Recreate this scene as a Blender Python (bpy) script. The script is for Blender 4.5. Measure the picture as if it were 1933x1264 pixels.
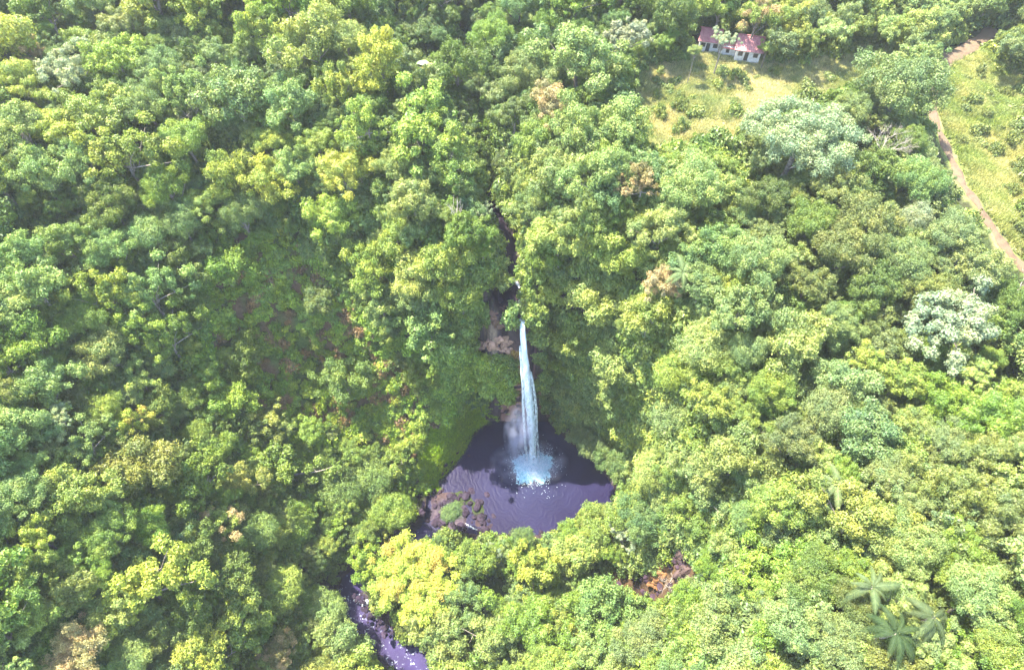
import bpy, math, random
import numpy as np
from mathutils import Vector, Matrix

for o in list(bpy.data.objects):
    bpy.data.objects.remove(o)
SC = bpy.context.scene
COL = SC.collection
random.seed(11)
RNG = np.random.default_rng(11)

# ------------------------------------------------------------------ camera, world, sun, exposure
CAM_H = 150.0
PITCH = 55.0                      # degrees below the horizon
F = 1152.0                        # focal length in pixels of the 1933 wide photograph
U0, V0 = 966.5, 632.0
cd = bpy.data.cameras.new('camera')
cd.sensor_width = 36.0
cd.lens = F / 1933.0 * 36.0
cd.clip_start = 1.0
cd.clip_end = 8000.0
cam = bpy.data.objects.new('camera', cd)
COL.objects.link(cam)
cam.location = (0, 0, CAM_H)
cam.rotation_euler = (math.radians(90 - PITCH), 0, 0)
SC.camera = cam

SUN_DIR = Vector((-0.47, 0.38, 1.15)).normalized()       # towards the sun
sun_el = math.asin(SUN_DIR.z)
sun_az = math.atan2(SUN_DIR.x, SUN_DIR.y)
world = bpy.data.worlds.new('World')
SC.world = world
world.use_nodes = True
wn = world.node_tree
wn.nodes.clear()
sky = wn.nodes.new('ShaderNodeTexSky')
sky.sky_type = 'NISHITA'
sky.sun_disc = False
sky.sun_elevation = sun_el
sky.sun_rotation = sun_az
sky.air_density = 1.0
sky.dust_density = 1.0
bg = wn.nodes.new('ShaderNodeBackground')
bg.inputs['Strength'].default_value = 0.135
wo = wn.nodes.new('ShaderNodeOutputWorld')
wn.links.new(sky.outputs[0], bg.inputs[0])
wn.links.new(bg.outputs[0], wo.inputs[0])

sl = bpy.data.lights.new('sun', 'SUN')
sl.energy = 3.5
sl.angle = math.radians(0.6)
sl.color = (1.0, 0.95, 0.82)
sun = bpy.data.objects.new('sun', sl)
COL.objects.link(sun)
sun.rotation_euler = (-SUN_DIR).to_track_quat('-Z', 'Y').to_euler()
sun.location = (-60, 60, 300)

SC.view_settings.view_transform = 'Standard'
SC.view_settings.look = 'None'
SC.view_settings.gamma = 1.0
SC.view_settings.use_curve_mapping = False
SC.view_settings.exposure = 2.97
SC.render.engine = 'CYCLES'
SC.cycles.max_bounces = 7
SC.cycles.diffuse_bounces = 4
SC.cycles.transmission_bounces = 4
SC.cycles.transparent_max_bounces = 12
SC.cycles.volume_bounces = 1

# ------------------------------------------------------------------ pixel <-> world (photograph pixels, 1933 wide)
cp, sp_ = math.cos(math.radians(PITCH)), math.sin(math.radians(PITCH))
FW = np.array((0, cp, -sp_)); UP = np.array((0, sp_, cp)); RT = np.array((1.0, 0, 0))
CP = np.array((0, 0, CAM_H))


def ray(u, v):
    return RT * (u - U0) + UP * (V0 - v) + FW * F


def at_z(u, v, z):
    d = ray(u, v)
    return CP + d * ((z - CAM_H) / d[2])


def proj(P):
    P = np.asarray(P, float) - CP
    d = P @ FW
    d = np.where(d < 1, 1, d)
    return U0 + F * (P @ RT) / d, V0 - F * (P @ UP) / d, d


# ------------------------------------------------------------------ terrain
CTRL = [
    # plunge pool, valley floor and stream
    (975, 785, 1), (900, 812, 1), (870, 855, .5), (800, 920, 1), (790, 985, .5), (850, 1010, .5), (960, 1010, .5), (1060, 1003, .5),
    (1120, 965, .5), (1163, 940, 1), (1135, 882, 1), (1085, 842, 1), (1035, 800, 1), (1000, 900, -1), (900, 900, -1), (1050, 930, -1),
    (740, 1060, -1), (655, 1110, -2), (700, 1180, -3.5), (780, 1264, -5),
    (900, 1100, 3), (1000, 1110, 3), (1100, 1150, 5), (1000, 1264, 9), (880, 1230, 2), (1150, 1264, 22), (1180, 1120, 6), (1130, 1060, 4),
    (1225, 1090, 18), (1215, 1130, 10), (1270, 1060, 28), (1300, 1110, 34), (1310, 1264, 46),
    (600, 1000, 6), (600, 1080, 4), (690, 960, 4), (740, 900, 5), (600, 1264, 5), (620, 1180, 1), (540, 1130, 9), (500, 1010, 16),
    (400, 1100, 26), (450, 1264, 18), (200, 1200, 38), (0, 1264, 50), (0, 1000, 53), (200, 960, 42), (400, 900, 28), (500, 880, 17), (600, 860, 11),
    # grassy bank and bowl
    (850, 830, 7), (830, 880, 3.5), (905, 770, 14), (800, 800, 12), (960, 700, 30), (880, 700, 27), (800, 700, 24), (700, 830, 9), (700, 700, 22),
    (700, 600, 34), (700, 540, 40), (700, 480, 47), (700, 400, 56), (880, 640, 43), (800, 590, 43), (930, 640, 45),
    # lip and gully
    (985, 600, 46), (955, 602, 46.5), (960, 540, 47), (955, 480, 49), (925, 370, 53), (900, 250, 57), (880, 100, 60), (860, 0, 63),
    (890, 500, 54), (1020, 500, 54), (860, 380, 60), (1000, 370, 61), (800, 250, 64), (990, 250, 64), (1010, 90, 66), (760, 80, 67),
    # left plateau
    (700, 300, 64), (700, 100, 70), (700, 0, 72), (600, 700, 21), (600, 600, 33), (560, 780, 16), (500, 700, 27), (500, 600, 36), (500, 500, 45),
    (500, 400, 53), (500, 200, 64), (500, 0, 71), (300, 800, 34), (300, 700, 39), (300, 600, 45), (300, 500, 51), (300, 400, 57),
    (300, 200, 66), (200, 0, 71), (0, 800, 56), (0, 600, 60), (0, 400, 64), (0, 200, 68), (0, 0, 71), (150, 750, 46), (150, 600, 52),
    # right wall and plateau
    (1050, 640, 49), (1100, 500, 59), (1100, 300, 63), (1100, 100, 68), (1100, 0, 70), (1060, 700, 37), (1110, 760, 30), (1150, 700, 45), (1120, 640, 53),
    (1200, 800, 35), (1200, 640, 57), (1200, 500, 62), (1260, 880, 39), (1250, 940, 33), (1300, 800, 50), (1300, 700, 56), (1300, 500, 60), (1300, 300, 64), (1250, 200, 66),
    (1320, 960, 40), (1400, 900, 50), (1400, 1000, 52), (1400, 1150, 54), (1500, 1264, 58), (1600, 1100, 62), (1600, 900, 60), (1450, 750, 56),
    (1600, 600, 61), (1500, 400, 64), (1380, 110, 68), (1380, 10, 70), (1600, 150, 68), (1600, 0, 70), (1800, 200, 68), (1933, 100, 69),
    (1933, 300, 68), (1933, 500, 66), (1800, 600, 63), (1933, 600, 60), (1910, 720, 52), (1780, 740, 58), (1933, 850, 60), (1750, 900, 61),
    (1933, 1000, 64), (1933, 1264, 68), (1700, 1264, 64), (1700, 500, 64),
]
pts = [at_z(u, v, z) for u, v, z in CTRL]
for x, y, z in [(-190, 0, 68), (-190, 120, 74), (-190, 240, 80), (0, 240, 74), (190, 240, 78), (190, 120, 72), (190, 0, 70), (-120, -60, 52),
                (-30, -10, -6), (-40, -60, -12), (30, -20, 20), (90, -60, 62), (-90, 20, 52), (190, -60, 74), (-190, -60, 66), (-70, 200, 75), (90, 200, 74),
                (-130, 190, 76), (140, 190, 76), (0, 200, 68)]:
    pts.append(np.array((x, y, z), float))
CPTS = np.array(pts)


def rbf_fit(P):
    r = np.sqrt(((P[:, None, :2] - P[None, :, :2]) ** 2).sum(-1) + 4.0)
    n = len(P)
    A = np.zeros((n + 3, n + 3))
    A[:n, :n] = r + np.eye(n) * 0.6 * -1
    A[:n, n] = 1; A[:n, n + 1:] = P[:, :2]
    A[n, :n] = 1; A[n + 1:, :n] = P[:, :2].T
    b = np.zeros(n + 3); b[:n] = P[:, 2]
    return np.linalg.lstsq(A, b, rcond=None)[0]


W = rbf_fit(CPTS)


def vnoise(x, y, s, seed=0):
    x = x / s; y = y / s
    xi = np.floor(x); yi = np.floor(y); fx = x - xi; fy = y - yi
    fx = fx * fx * (3 - 2 * fx); fy = fy * fy * (3 - 2 * fy)

    def h(a, b):
        t = np.sin(a * 127.1 + b * 311.7 + seed * 74.7) * 43758.5453
        return t - np.floor(t)
    return (h(xi, yi) * (1 - fx) + h(xi + 1, yi) * fx) * (1 - fy) + (h(xi, yi + 1) * (1 - fx) + h(xi + 1, yi + 1) * fx) * fy - 0.5


POOL_PX = [(978, 780), (925, 792), (890, 815), (872, 850), (838, 890), (812, 925), (800, 950), (806, 985), (850, 1003), (905, 1006), (960, 1008), (1030, 1004),
           (1075, 985), (1105, 965), (1165, 948), (1150, 905), (1120, 870), (1085, 842), (1045, 806), (1016, 780)]
POOL = np.array([at_z(u, v, 0)[:2] for u, v in POOL_PX])


def smooth_poly(P, k=6):
    n = len(P); out = []
    for i in range(n):
        p0, p1, p2, p3 = P[i - 1], P[i], P[(i + 1) % n], P[(i + 2) % n]
        for j in range(k):
            t = j / k
            out.append(0.5 * ((2 * p1) + (-p0 + p2) * t + (2 * p0 - 5 * p1 + 4 * p2 - p3) * t * t + (-p0 + 3 * p1 - 3 * p2 + p3) * t ** 3))
    return np.array(out)


def smooth_line(P, k=8):
    P = np.array(P, float); Q = np.vstack([2 * P[0] - P[1], P, 2 * P[-1] - P[-2]]); out = []
    for i in range(1, len(Q) - 2):
        p0, p1, p2, p3 = Q[i - 1], Q[i], Q[i + 1], Q[i + 2]
        for j in range(k):
            t = j / k
            out.append(0.5 * ((2 * p1) + (-p0 + p2) * t + (2 * p0 - 5 * p1 + 4 * p2 - p3) * t * t + (-p0 + 3 * p1 - 3 * p2 + p3) * t ** 3))
    out.append(P[-1])
    return np.array(out)


POOLS = smooth_poly(POOL, 4)


def in_poly(x, y, P):
    x = np.asarray(x, float); y = np.asarray(y, float)
    c = np.zeros(x.shape, bool)
    n = len(P)
    for i in range(n):
        x1, y1 = P[i][0], P[i][1]; x2, y2 = P[i - 1][0], P[i - 1][1]
        k = ((y1 > y) != (y2 > y)) & (x < (x2 - x1) * (y - y1) / ((y2 - y1) if y2 != y1 else 1e-9) + x1)
        c ^= k
    return c


def seg_dist(x, y, P, closed=False):
    """distance to a polyline and index-parameter of the nearest point"""
    x = np.asarray(x, float); y = np.asarray(y, float)
    best = np.full(x.shape, 1e9); par = np.zeros(x.shape)
    n = len(P)
    for i in range(n if closed else n - 1):
        a = P[i][:2]; b = P[(i + 1) % n][:2]
        d = b - a; L = max((d ** 2).sum(), 1e-9)
        t = np.clip(((x - a[0]) * d[0] + (y - a[1]) * d[1]) / L, 0, 1)
        q = np.hypot(x - a[0] - t * d[0], y - a[1] - t * d[1])
        m = q < best
        best = np.where(m, q, best); par = np.where(m, i + t, par)
    return best, par


LOWER = smooth_line([at_z(u, v, z) for u, v, z in [(835, 985, -.1), (800, 1015, -.6), (735, 1060, -1.6), (668, 1100, -2.6), (665, 1140, -3.2), (700, 1185, -3.8), (745, 1230, -4.4), (790, 1285, -5.2)]]
                    + [np.array((-24, -10, -7)), np.array((-34, -40, -10))])
UPPER = smooth_line([at_z(u, v, z) for u, v, z in [(984, 602, 46.2), (962, 575, 46.6), (958, 530, 47), (960, 490, 48.6), (950, 450, 49.5), (932, 400, 51), (922, 360, 52.5), (905, 260, 56.5), (885, 110, 60), (862, 0, 63)]])


RUBP = np.array([at_z(u, v, 0)[:2] for u, v in [(800, 925), (850, 915), (905, 940), (935, 975), (945, 1010), (850, 1015), (795, 1005)]])


def terrain(x, y):
    x = np.asarray(x, float); y = np.asarray(y, float)
    xc = np.clip(x, -195, 195); yc = np.clip(y, -65, 245)
    z = np.full(x.shape, W[-3]) + W[-2] * xc + W[-1] * yc
    for i, p in enumerate(CPTS):
        z = z + W[i] * np.sqrt((xc - p[0]) ** 2 + (yc - p[1]) ** 2 + 4.0)
    z = z + vnoise(x, y, 17, 1) * 2.4 + vnoise(x, y, 6, 2) * 1.2 + vnoise(x, y, 2.3, 3) * .5
    # basin of the pool
    ds, _ = seg_dist(x, y, POOLS, True)
    ins = in_poly(x, y, POOLS)
    z = np.where(ins, np.minimum(-0.25 - 0.25 * ds, 0), z)
    rub = in_poly(x, y, RUBP); dr, _ = seg_dist(x, y, RUBP, True)
    z = np.where(ins & rub, np.maximum(z, -.25 + np.clip(dr * .2, 0, .35) + vnoise(x, y, 2.1, 12) * .7), z)
    near = (~ins) & (ds < 9)
    z = np.where(near, np.maximum(np.minimum(z, 0.12 + ds * (2.5 + 0 * ds) + 40 * (ds > 4) ), 0.06 + ds * .22), z)
    for L, w, dep in ((LOWER, 3.1, .5), (UPPER, 2.1, .45)):
        d, par = seg_dist(x, y, L)
        lv = np.interp(par, np.arange(len(L)), L[:, 2])
        wob = w * (1 + .35 * vnoise(x, y, 5, 7))
        bed = np.where(d < wob, lv - dep * (1 - (d / wob) ** 2) , lv + (d - wob) * 1.6 + .02)
        blend = np.clip((d - wob - 1.5) / 4.5, 0, 1)
        act = (d < wob + 6) & ~((L is LOWER) & ins)
        if L is UPPER:
            act &= y > 76.5
        z = np.where(act, bed * (1 - blend) + z * blend, z)
    return z


def T(x, y):
    return float(terrain(np.array([x]), np.array([y]))[0])


fx = np.concatenate([np.arange(-200, -30, 1.1), np.arange(-30, 40, .6), np.arange(40, 200.1, 1.1)]); fy = np.concatenate([np.arange(-70, 55, 1.0), np.arange(55, 90, .4), np.arange(90, 250.1, 1.0)])
outer = np.array([30, 80, 180, 400, 900, 2000, 4000.])
gx = np.concatenate([-200 - outer[::-1], fx, 200 + outer]); gy = np.concatenate([-70 - outer[::-1], fy, 250 + outer])
GX, GY = np.meshgrid(gx, gy)
GZ = terrain(GX, GY)
far = np.maximum(np.maximum(np.abs(GX) - 200, 0), np.maximum(-70 - GY, np.maximum(GY - 250, 0)))
GZ = GZ - np.clip(far - 200, 0, None) * .05


def tq(x, y):
    """quick terrain lookup on the grid"""
    x = np.atleast_1d(np.asarray(x, float)); y = np.atleast_1d(np.asarray(y, float))
    i = np.clip(np.searchsorted(gx, x) - 1, 0, len(gx) - 2); j = np.clip(np.searchsorted(gy, y) - 1, 0, len(gy) - 2)
    a = (x - gx[i]) / (gx[i + 1] - gx[i]); b = (y - gy[j]) / (gy[j + 1] - gy[j])
    return (GZ[j, i] * (1 - a) + GZ[j, i + 1] * a) * (1 - b) + (GZ[j + 1, i] * (1 - a) + GZ[j + 1, i + 1] * a) * b


def hit(u, v, h=0.0):
    """first point of the view ray that is h above the ground"""
    d = ray(u, v); d = d / np.linalg.norm(d)
    t = np.arange(40, 420, .4)
    P = CP[None] + d[None] * t[:, None]
    k = np.argmax(P[:, 2] < tq(P[:, 0], P[:, 1]) + h)
    return P[k]


# ------------------------------------------------------------------ small helpers
def new_mat(name):
    m = bpy.data.materials.new(name); m.use_nodes = True
    nt = m.node_tree
    for n in list(nt.nodes):
        nt.nodes.remove(n)
    out = nt.nodes.new('ShaderNodeOutputMaterial')
    return m, nt, out


def nd(nt, typ, **kw):
    n = nt.nodes.new(typ)
    for k, v in kw.items():
        if k in n.inputs.keys() if hasattr(n.inputs, 'keys') else False:
            n.inputs[k].default_value = v
        else:
            setattr(n, k, v)
    return n


def ramp(nt, stops, interp='LINEAR'):
    r = nt.nodes.new('ShaderNodeValToRGB')
    r.color_ramp.interpolation = interp
    e = r.color_ramp.elements
    while len(e) < len(stops):
        e.new(0.5)
    for el, (p, c) in zip(e, stops):
        el.position = p
        el.color = (c[0], c[1], c[2], 1) if hasattr(c, '__len__') else (c, c, c, 1)
    return r


def mixc(nt, blend, fac, a, b):
    m = nt.nodes.new('ShaderNodeMix'); m.data_type = 'RGBA'; m.blend_type = blend
    for s, v in ((m.inputs[0], fac), (m.inputs[6], a), (m.inputs[7], b)):
        if isinstance(v, bpy.types.NodeSocket):
            nt.links.new(v, s)
        else:
            s.default_value = v if not hasattr(v, '__len__') else (v[0], v[1], v[2], 1)
    return m.outputs[2]


def mesh_obj(name, verts, faces, mat, parent=None, smooth=False, loc=(0, 0, 0)):
    me = bpy.data.meshes.new(name)
    me.from_pydata([tuple(v) for v in verts], [], [tuple(f) for f in faces])
    me.update()
    if mat:
        me.materials.append(mat)
    if smooth:
        me.polygons.foreach_set('use_smooth', [True] * len(me.polygons))
    o = bpy.data.objects.new(name, me)
    COL.objects.link(o)
    o.location = loc
    if parent:
        o.parent = parent
    return o


def fast_mesh(name, V, Q, mat, attrs=None, smooth=False):
    """V (n,3), Q (m,k) uniform polygons"""
    me = bpy.data.meshes.new(name)
    V = np.ascontiguousarray(V, np.float32); Q = np.ascontiguousarray(Q, np.int32)
    k = Q.shape[1]
    me.vertices.add(len(V)); me.vertices.foreach_set('co', V.ravel())
    me.loops.add(Q.size); me.loops.foreach_set('vertex_index', Q.ravel())
    me.polygons.add(len(Q)); me.polygons.foreach_set('loop_start', np.arange(0, Q.size, k, dtype=np.int32))
    me.update(calc_edges=True)
    me.polygons.foreach_set('use_smooth', np.full(len(Q), smooth))
    if mat:
        me.materials.append(mat)
    for n, (dom, typ, dat) in (attrs or {}).items():
        a = me.attributes.new(n, typ, dom)
        a.data.foreach_set('value' if typ == 'FLOAT' else ('color' if typ == 'FLOAT_COLOR' else 'vector'), np.ascontiguousarray(dat, np.float32).ravel())
    return me


def tag(o, label=None, cat=None, group=None, kind=None):
    if label: o['label'] = label
    if cat: o['category'] = cat
    if group: o['group'] = group
    if kind: o['kind'] = kind
    return o


def empty(name, loc):
    o = bpy.data.objects.new(name, None); COL.objects.link(o)
    o.location = loc; o.empty_display_size = .5
    return o


class Tubes:
    def __init__(s):
        s.v = []; s.f = []

    def tube(s, P, R, k=6, cap=True):
        base = len(s.v)
        P = [Vector(p) for p in P]
        for i, p in enumerate(P):
            d = (P[min(i + 1, len(P) - 1)] - P[max(i - 1, 0)])
            if d.length < 1e-6: d = Vector((0, 0, 1))
            d.normalize()
            a = d.cross(Vector((0.31, .95, 0.05))).normalized(); b = d.cross(a)
            for j in range(k):
                t = 2 * math.pi * j / k
                s.v.append(p + (a * math.cos(t) + b * math.sin(t)) * R[i])
        for i in range(len(P) - 1):
            for j in range(k):
                s.f.append((base + i * k + j, base + i * k + (j + 1) % k, base + (i + 1) * k + (j + 1) % k, base + (i + 1) * k + j))
        if cap:
            s.f.append(tuple(base + (len(P) - 1) * k + j for j in range(k)))


def bend(a, b, n, amp, rnd):
    a = Vector(a); b = Vector(b); out = []
    off = Vector((rnd.uniform(-1, 1), rnd.uniform(-1, 1), rnd.uniform(-.3, .6))) * amp
    off2 = Vector((rnd.uniform(-1, 1), rnd.uniform(-1, 1), 0)) * amp * .5
    for i in range(n + 1):
        t = i / n
        out.append(a.lerp(b, t) + off * math.sin(math.pi * t) + off2 * math.sin(2 * math.pi * t))
    return out


# ------------------------------------------------------------------ materials
def leaf_mat(name, instanced=False, second=None, amount=.5, sheen=.5):
    m, nt, out = new_mat(name)
    L = nt.links
    if instanced:
        a = nt.nodes.new('ShaderNodeAttribute'); a.attribute_type = 'INSTANCER'; a.attribute_name = 'tint'
        base = a.outputs['Color']
    else:
        a = nt.nodes.new('ShaderNodeObjectInfo'); base = a.outputs['Color']
    va = nt.nodes.new('ShaderNodeAttribute'); va.attribute_name = 'var'
    cl = nt.nodes.new('ShaderNodeAttribute'); cl.attribute_name = 'clump'
    geo = nt.nodes.new('ShaderNodeNewGeometry')
    nz = nt.nodes.new('ShaderNodeTexNoise'); nz.inputs['Scale'].default_value = .33; nz.inputs['Detail'].default_value = 3
    L.new(geo.outputs['Position'], nz.inputs['Vector'])
    if second:
        add = nt.nodes.new('ShaderNodeMath'); add.operation = 'ADD'; L.new(nz.outputs[0], add.inputs[0]); L.new(cl.outputs['Fac'], add.inputs[1])
        hf = nt.nodes.new('ShaderNodeMath'); hf.operation = 'MULTIPLY'; hf.inputs[1].default_value = .5; L.new(add.outputs[0], hf.inputs[0])
        tq_ = .5 + (.5 - amount) * .5
        rr = ramp(nt, [(tq_ - .04, 0), (tq_ + .04, 1)])
        L.new(hf.outputs[0], rr.inputs[0])
        base = mixc(nt, 'MIX', rr.outputs[0], base, second)
    v1 = ramp(nt, [(0, (.45, .50, .46)), (.5, (.96, 1, .94)), (.8, (1.3, 1.24, 1.1)), (1, (1.7, 1.5, 1.35))])
    L.new(va.outputs['Fac'], v1.inputs[0])
    c = mixc(nt, 'MULTIPLY', 1.0, base, v1.outputs[0])
    v2 = ramp(nt, [(.0, (.72, .84, .92)), (.5, (1, 1, 1)), (1, (1.18, 1.09, .95))])
    L.new(cl.outputs['Fac'], v2.inputs[0])
    c = mixc(nt, 'MULTIPLY', 1.0, c, v2.outputs[0])
    v3 = ramp(nt, [(.3, (.86, .92, .92)), (.7, (1.14, 1.08, 1.0))])
    L.new(nz.outputs[0], v3.inputs[0])
    c = mixc(nt, 'MULTIPLY', 1.0, c, v3.outputs[0])
    p = nt.nodes.new('ShaderNodeBsdfPrincipled')
    p.inputs['Roughness'].default_value = .5
    p.inputs['Specular IOR Level'].default_value = sheen
    L.new(c, p.inputs['Base Color'])
    tr = nt.nodes.new('ShaderNodeBsdfTranslucent')
    c2 = mixc(nt, 'MULTIPLY', 1.0, c, (1.02, 1.12, .68))
    L.new(c2, tr.inputs['Color'])
    mx = nt.nodes.new('ShaderNodeMixShader'); mx.inputs[0].default_value = .3
    L.new(p.outputs[0], mx.inputs[1]); L.new(tr.outputs[0], mx.inputs[2])
    L.new(mx.outputs[0], out.inputs[0])
    return m


def simple_mat(name, c1, c2, scale=2.0, rough=.85, bump=.3, detail=6, spec=.3, use_obj=False, metal=0):
    m, nt, out = new_mat(name); L = nt.links
    tc = nt.nodes.new('ShaderNodeTexCoord')
    nz = nt.nodes.new('ShaderNodeTexNoise'); nz.inputs['Scale'].default_value = scale; nz.inputs['Detail'].default_value = detail
    L.new(tc.outputs['Object'], nz.inputs['Vector'])
    r = ramp(nt, [(.3, c1), (.7, c2)]); L.new(nz.outputs[0], r.inputs[0])
    p = nt.nodes.new('ShaderNodeBsdfPrincipled'); p.inputs['Roughness'].default_value = rough
    p.inputs['Specular IOR Level'].default_value = spec; p.inputs['Metallic'].default_value = metal
    c = r.outputs[0]
    if use_obj:
        oi = nt.nodes.new('ShaderNodeObjectInfo'); c = mixc(nt, 'MULTIPLY', 1.0, c, oi.outputs['Color'])
    L.new(c, p.inputs['Base Color'])
    if bump:
        b = nt.nodes.new('ShaderNodeBump'); b.inputs['Strength'].default_value = bump; b.inputs['Distance'].default_value = .15
        n2 = nt.nodes.new('ShaderNodeTexNoise'); n2.inputs['Scale'].default_value = scale * 3; n2.inputs['Detail'].default_value = 5
        L.new(tc.outputs['Object'], n2.inputs['Vector'])
        L.new(n2.outputs[0], b.inputs['Height']); L.new(b.outputs[0], p.inputs['Normal'])
    L.new(p.outputs[0], out.inputs[0])
    return m


M_LEAF = leaf_mat('foliage')
M_LEAF_ORANGE = leaf_mat('foliage_yellow_orange', second=(.40, .33, .08), amount=.24)
M_LEAF_TAN = leaf_mat('foliage_with_dry_tips', second=(.36, .27, .14), amount=.42)
M_LEAF_LIME = leaf_mat('foliage_lime_tips', second=(.27, .33, .05), amount=.5)
M_LEAF_I = leaf_mat('foliage_undergrowth', instanced=True)
M_BARK = simple_mat('bark', (.09, .075, .06), (.24, .21, .18), 3, .9, .4, use_obj=True)
M_PALE_BARK = simple_mat('pale_dead_wood', (.26, .21, .17), (.46, .40, .33), 3, .8, .3)
M_ROCK = simple_mat('wet_dark_rock', (.035, .025, .04), (.12, .085, .11), .9, .75, .6, use_obj=True, spec=.2)
M_PALEROCK = simple_mat('pale_rock', (.27, .19, .15), (.55, .44, .37), .7, .9, .6, use_obj=True)


# ------------------------------------------------------------------ ground colour zones (photograph pixels)
Z_CLEAR = [(1195, 120), (1310, 108), (1450, 112), (1560, 100), (1640, 70), (1700, 90), (1690, 130), (1600, 170), (1550, 190), (1500, 205), (1430, 225), (1400, 260), (1330, 270), (1270, 290), (1215, 280), (1190, 200)]
Z_FIELD = [(1768, 150), (1800, 130), (1870, 100), (1950, 130), (1950, 520), (1900, 480), (1850, 400), (1800, 320), (1768, 240)]
Z_BANK = [(800, 905), (795, 850), (830, 800), (880, 765), (940, 752), (975, 778), (925, 800), (885, 830), (850, 890), (818, 925)]
Z_SHRUB = [(390, 460), (440, 435), (560, 465), (650, 540), (700, 620), (760, 700), (800, 780), (780, 850), (700, 840), (620, 800), (520, 790), (440, 700), (400, 600)]
Z_CLIFF = [(972, 700), (985, 620), (1012, 640), (1022, 800), (985, 800), (965, 780)]
Z_POOLX = [(978, 760), (925, 790), (880, 825), (865, 870), (820, 915), (795, 930), (790, 1000), (850, 1012), (960, 1012), (1030, 1015), (1060, 985), (1105, 950), (1160, 940), (1120, 890), (1085, 855), (1060, 835), (1030, 805), (1012, 760)]
Z_FALL = [(972, 570), (995, 570), (1018, 690), (1022, 790), (1050, 900), (960, 900), (985, 790), (982, 690)]
Z_UPW = [(935, 470), (918, 400), (915, 368), (935, 368), (950, 420), (975, 455), (985, 490), (974, 545), (978, 612), (967, 618), (952, 570), (938, 525)]
Z_LOWW = [(648, 1118), (690, 1125), (722, 1185), (760, 1215), (790, 1264), (735, 1270), (715, 1215), (680, 1180), (645, 1150)]
Z_ROCKO = [(1160, 1085), (1200, 1080), (1240, 1065), (1270, 1040), (1305, 1030), (1310, 1090), (1285, 1120), (1250, 1150), (1215, 1135), (1160, 1115)]
Z_LEDGE = [(880, 612), (960, 600), (982, 640), (986, 690), (960, 672), (900, 665)]
Z_HOUSE = [(1308, 45), (1350, 48), (1450, 60), (1450, 122), (1400, 118), (1305, 100)]
Z_FLOORROCK = [(905, 1085), (960, 1080), (965, 1150), (930, 1165), (900, 1120)]
PATH_PX = [(1876, 58), (1850, 78), (1812, 100), (1784, 122), (1768, 142), (1764, 165), (1762, 220), (1778, 262), (1800, 310), (1822, 355), (1845, 385), (1868, 425), (1895, 465), (1925, 500), (1965, 545)]
PATHPX = np.array(PATH_PX, float)

gu, gv, gd = proj(np.stack([GX.ravel(), GY.ravel(), GZ.ravel()], 1))
inframe = (GY.ravel() > 0)


def zone(poly, grow=0):
    m = in_poly(gu, gv, poly)
    if grow:
        m |= seg_dist(gu, gv, np.array(poly, float), True)[0] < grow
    return m & inframe


n1 = vnoise(GX, GY, 5, 21).ravel(); n2 = vnoise(GX, GY, 1.7, 22).ravel(); n3 = vnoise(GX, GY, 11, 23).ravel()
gcol = np.tile(np.array((.055, .075, .025)), (len(gu), 1)) * (1 + .5 * n1[:, None])
brown = np.array((.10, .07, .05))
k = np.clip(n3 * 2 + .2, 0, 1)[:, None] * .5
gcol = gcol * (1 - k) + brown * k
# steep ground shows rock
gyv, gxv = np.gradient(GZ, gy, gx)
steep = np.clip((np.hypot(gxv, gyv).ravel() - 2.2) / 2.5, 0, 1)[:, None]
gcol = gcol * (1 - steep) + np.array((.10, .075, .075)) * steep


def paint(mask, c1, c2, nn, dither=0):
    t = np.clip(nn * 1.6 + .5, 0, 1)[:, None]
    c = np.array(c1) * (1 - t) + np.array(c2) * t
    gcol[mask] = c[mask]


gcol *= .6
paint(zone(Z_CLEAR, 18), (.19, .195, .08), (.34, .30, .18), n1 + n2)
paint(zone(Z_FIELD, 10), (.11, .14, .038), (.19, .18, .075), n1 * 1.3 + n2)
paint(zone(Z_SHRUB, 20), (.07, .10, .025), (.13, .08, .045), n1 * 1.3 + n2)
paint(zone(Z_BANK, 6), (.22, .34, .022), (.32, .40, .035), n1 + n2)  # bank colour raised to offset the shade the cliff casts on it
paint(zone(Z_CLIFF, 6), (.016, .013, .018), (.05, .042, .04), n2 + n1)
paint(zone(Z_ROCKO, 12), (.03, .02, .02), (.10, .06, .03), n2 + n1)
paint(zone(Z_LEDGE, 4) & (GZ.ravel() > 36), (.15, .105, .08), (.28, .20, .14), n2 + n1)
dsh = seg_dist(GX.ravel(), GY.ravel(), POOLS, True)[0]
paint((dsh < 5) & (GZ.ravel() < 2.5), (.022, .014, .022), (.055, .036, .036), n2 + n1)
dlo = seg_dist(GX.ravel(), GY.ravel(), LOWER)[0]
paint((dlo < 5.5) & (GZ.ravel() < 3), (.022, .016, .026), (.06, .045, .055), n2 + n1)
dup = seg_dist(GX.ravel(), GY.ravel(), UPPER)[0]
paint((dup < 3.6) & (GY.ravel() > 70), (.018, .012, .018), (.055, .038, .036), n2 + n1)

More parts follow.
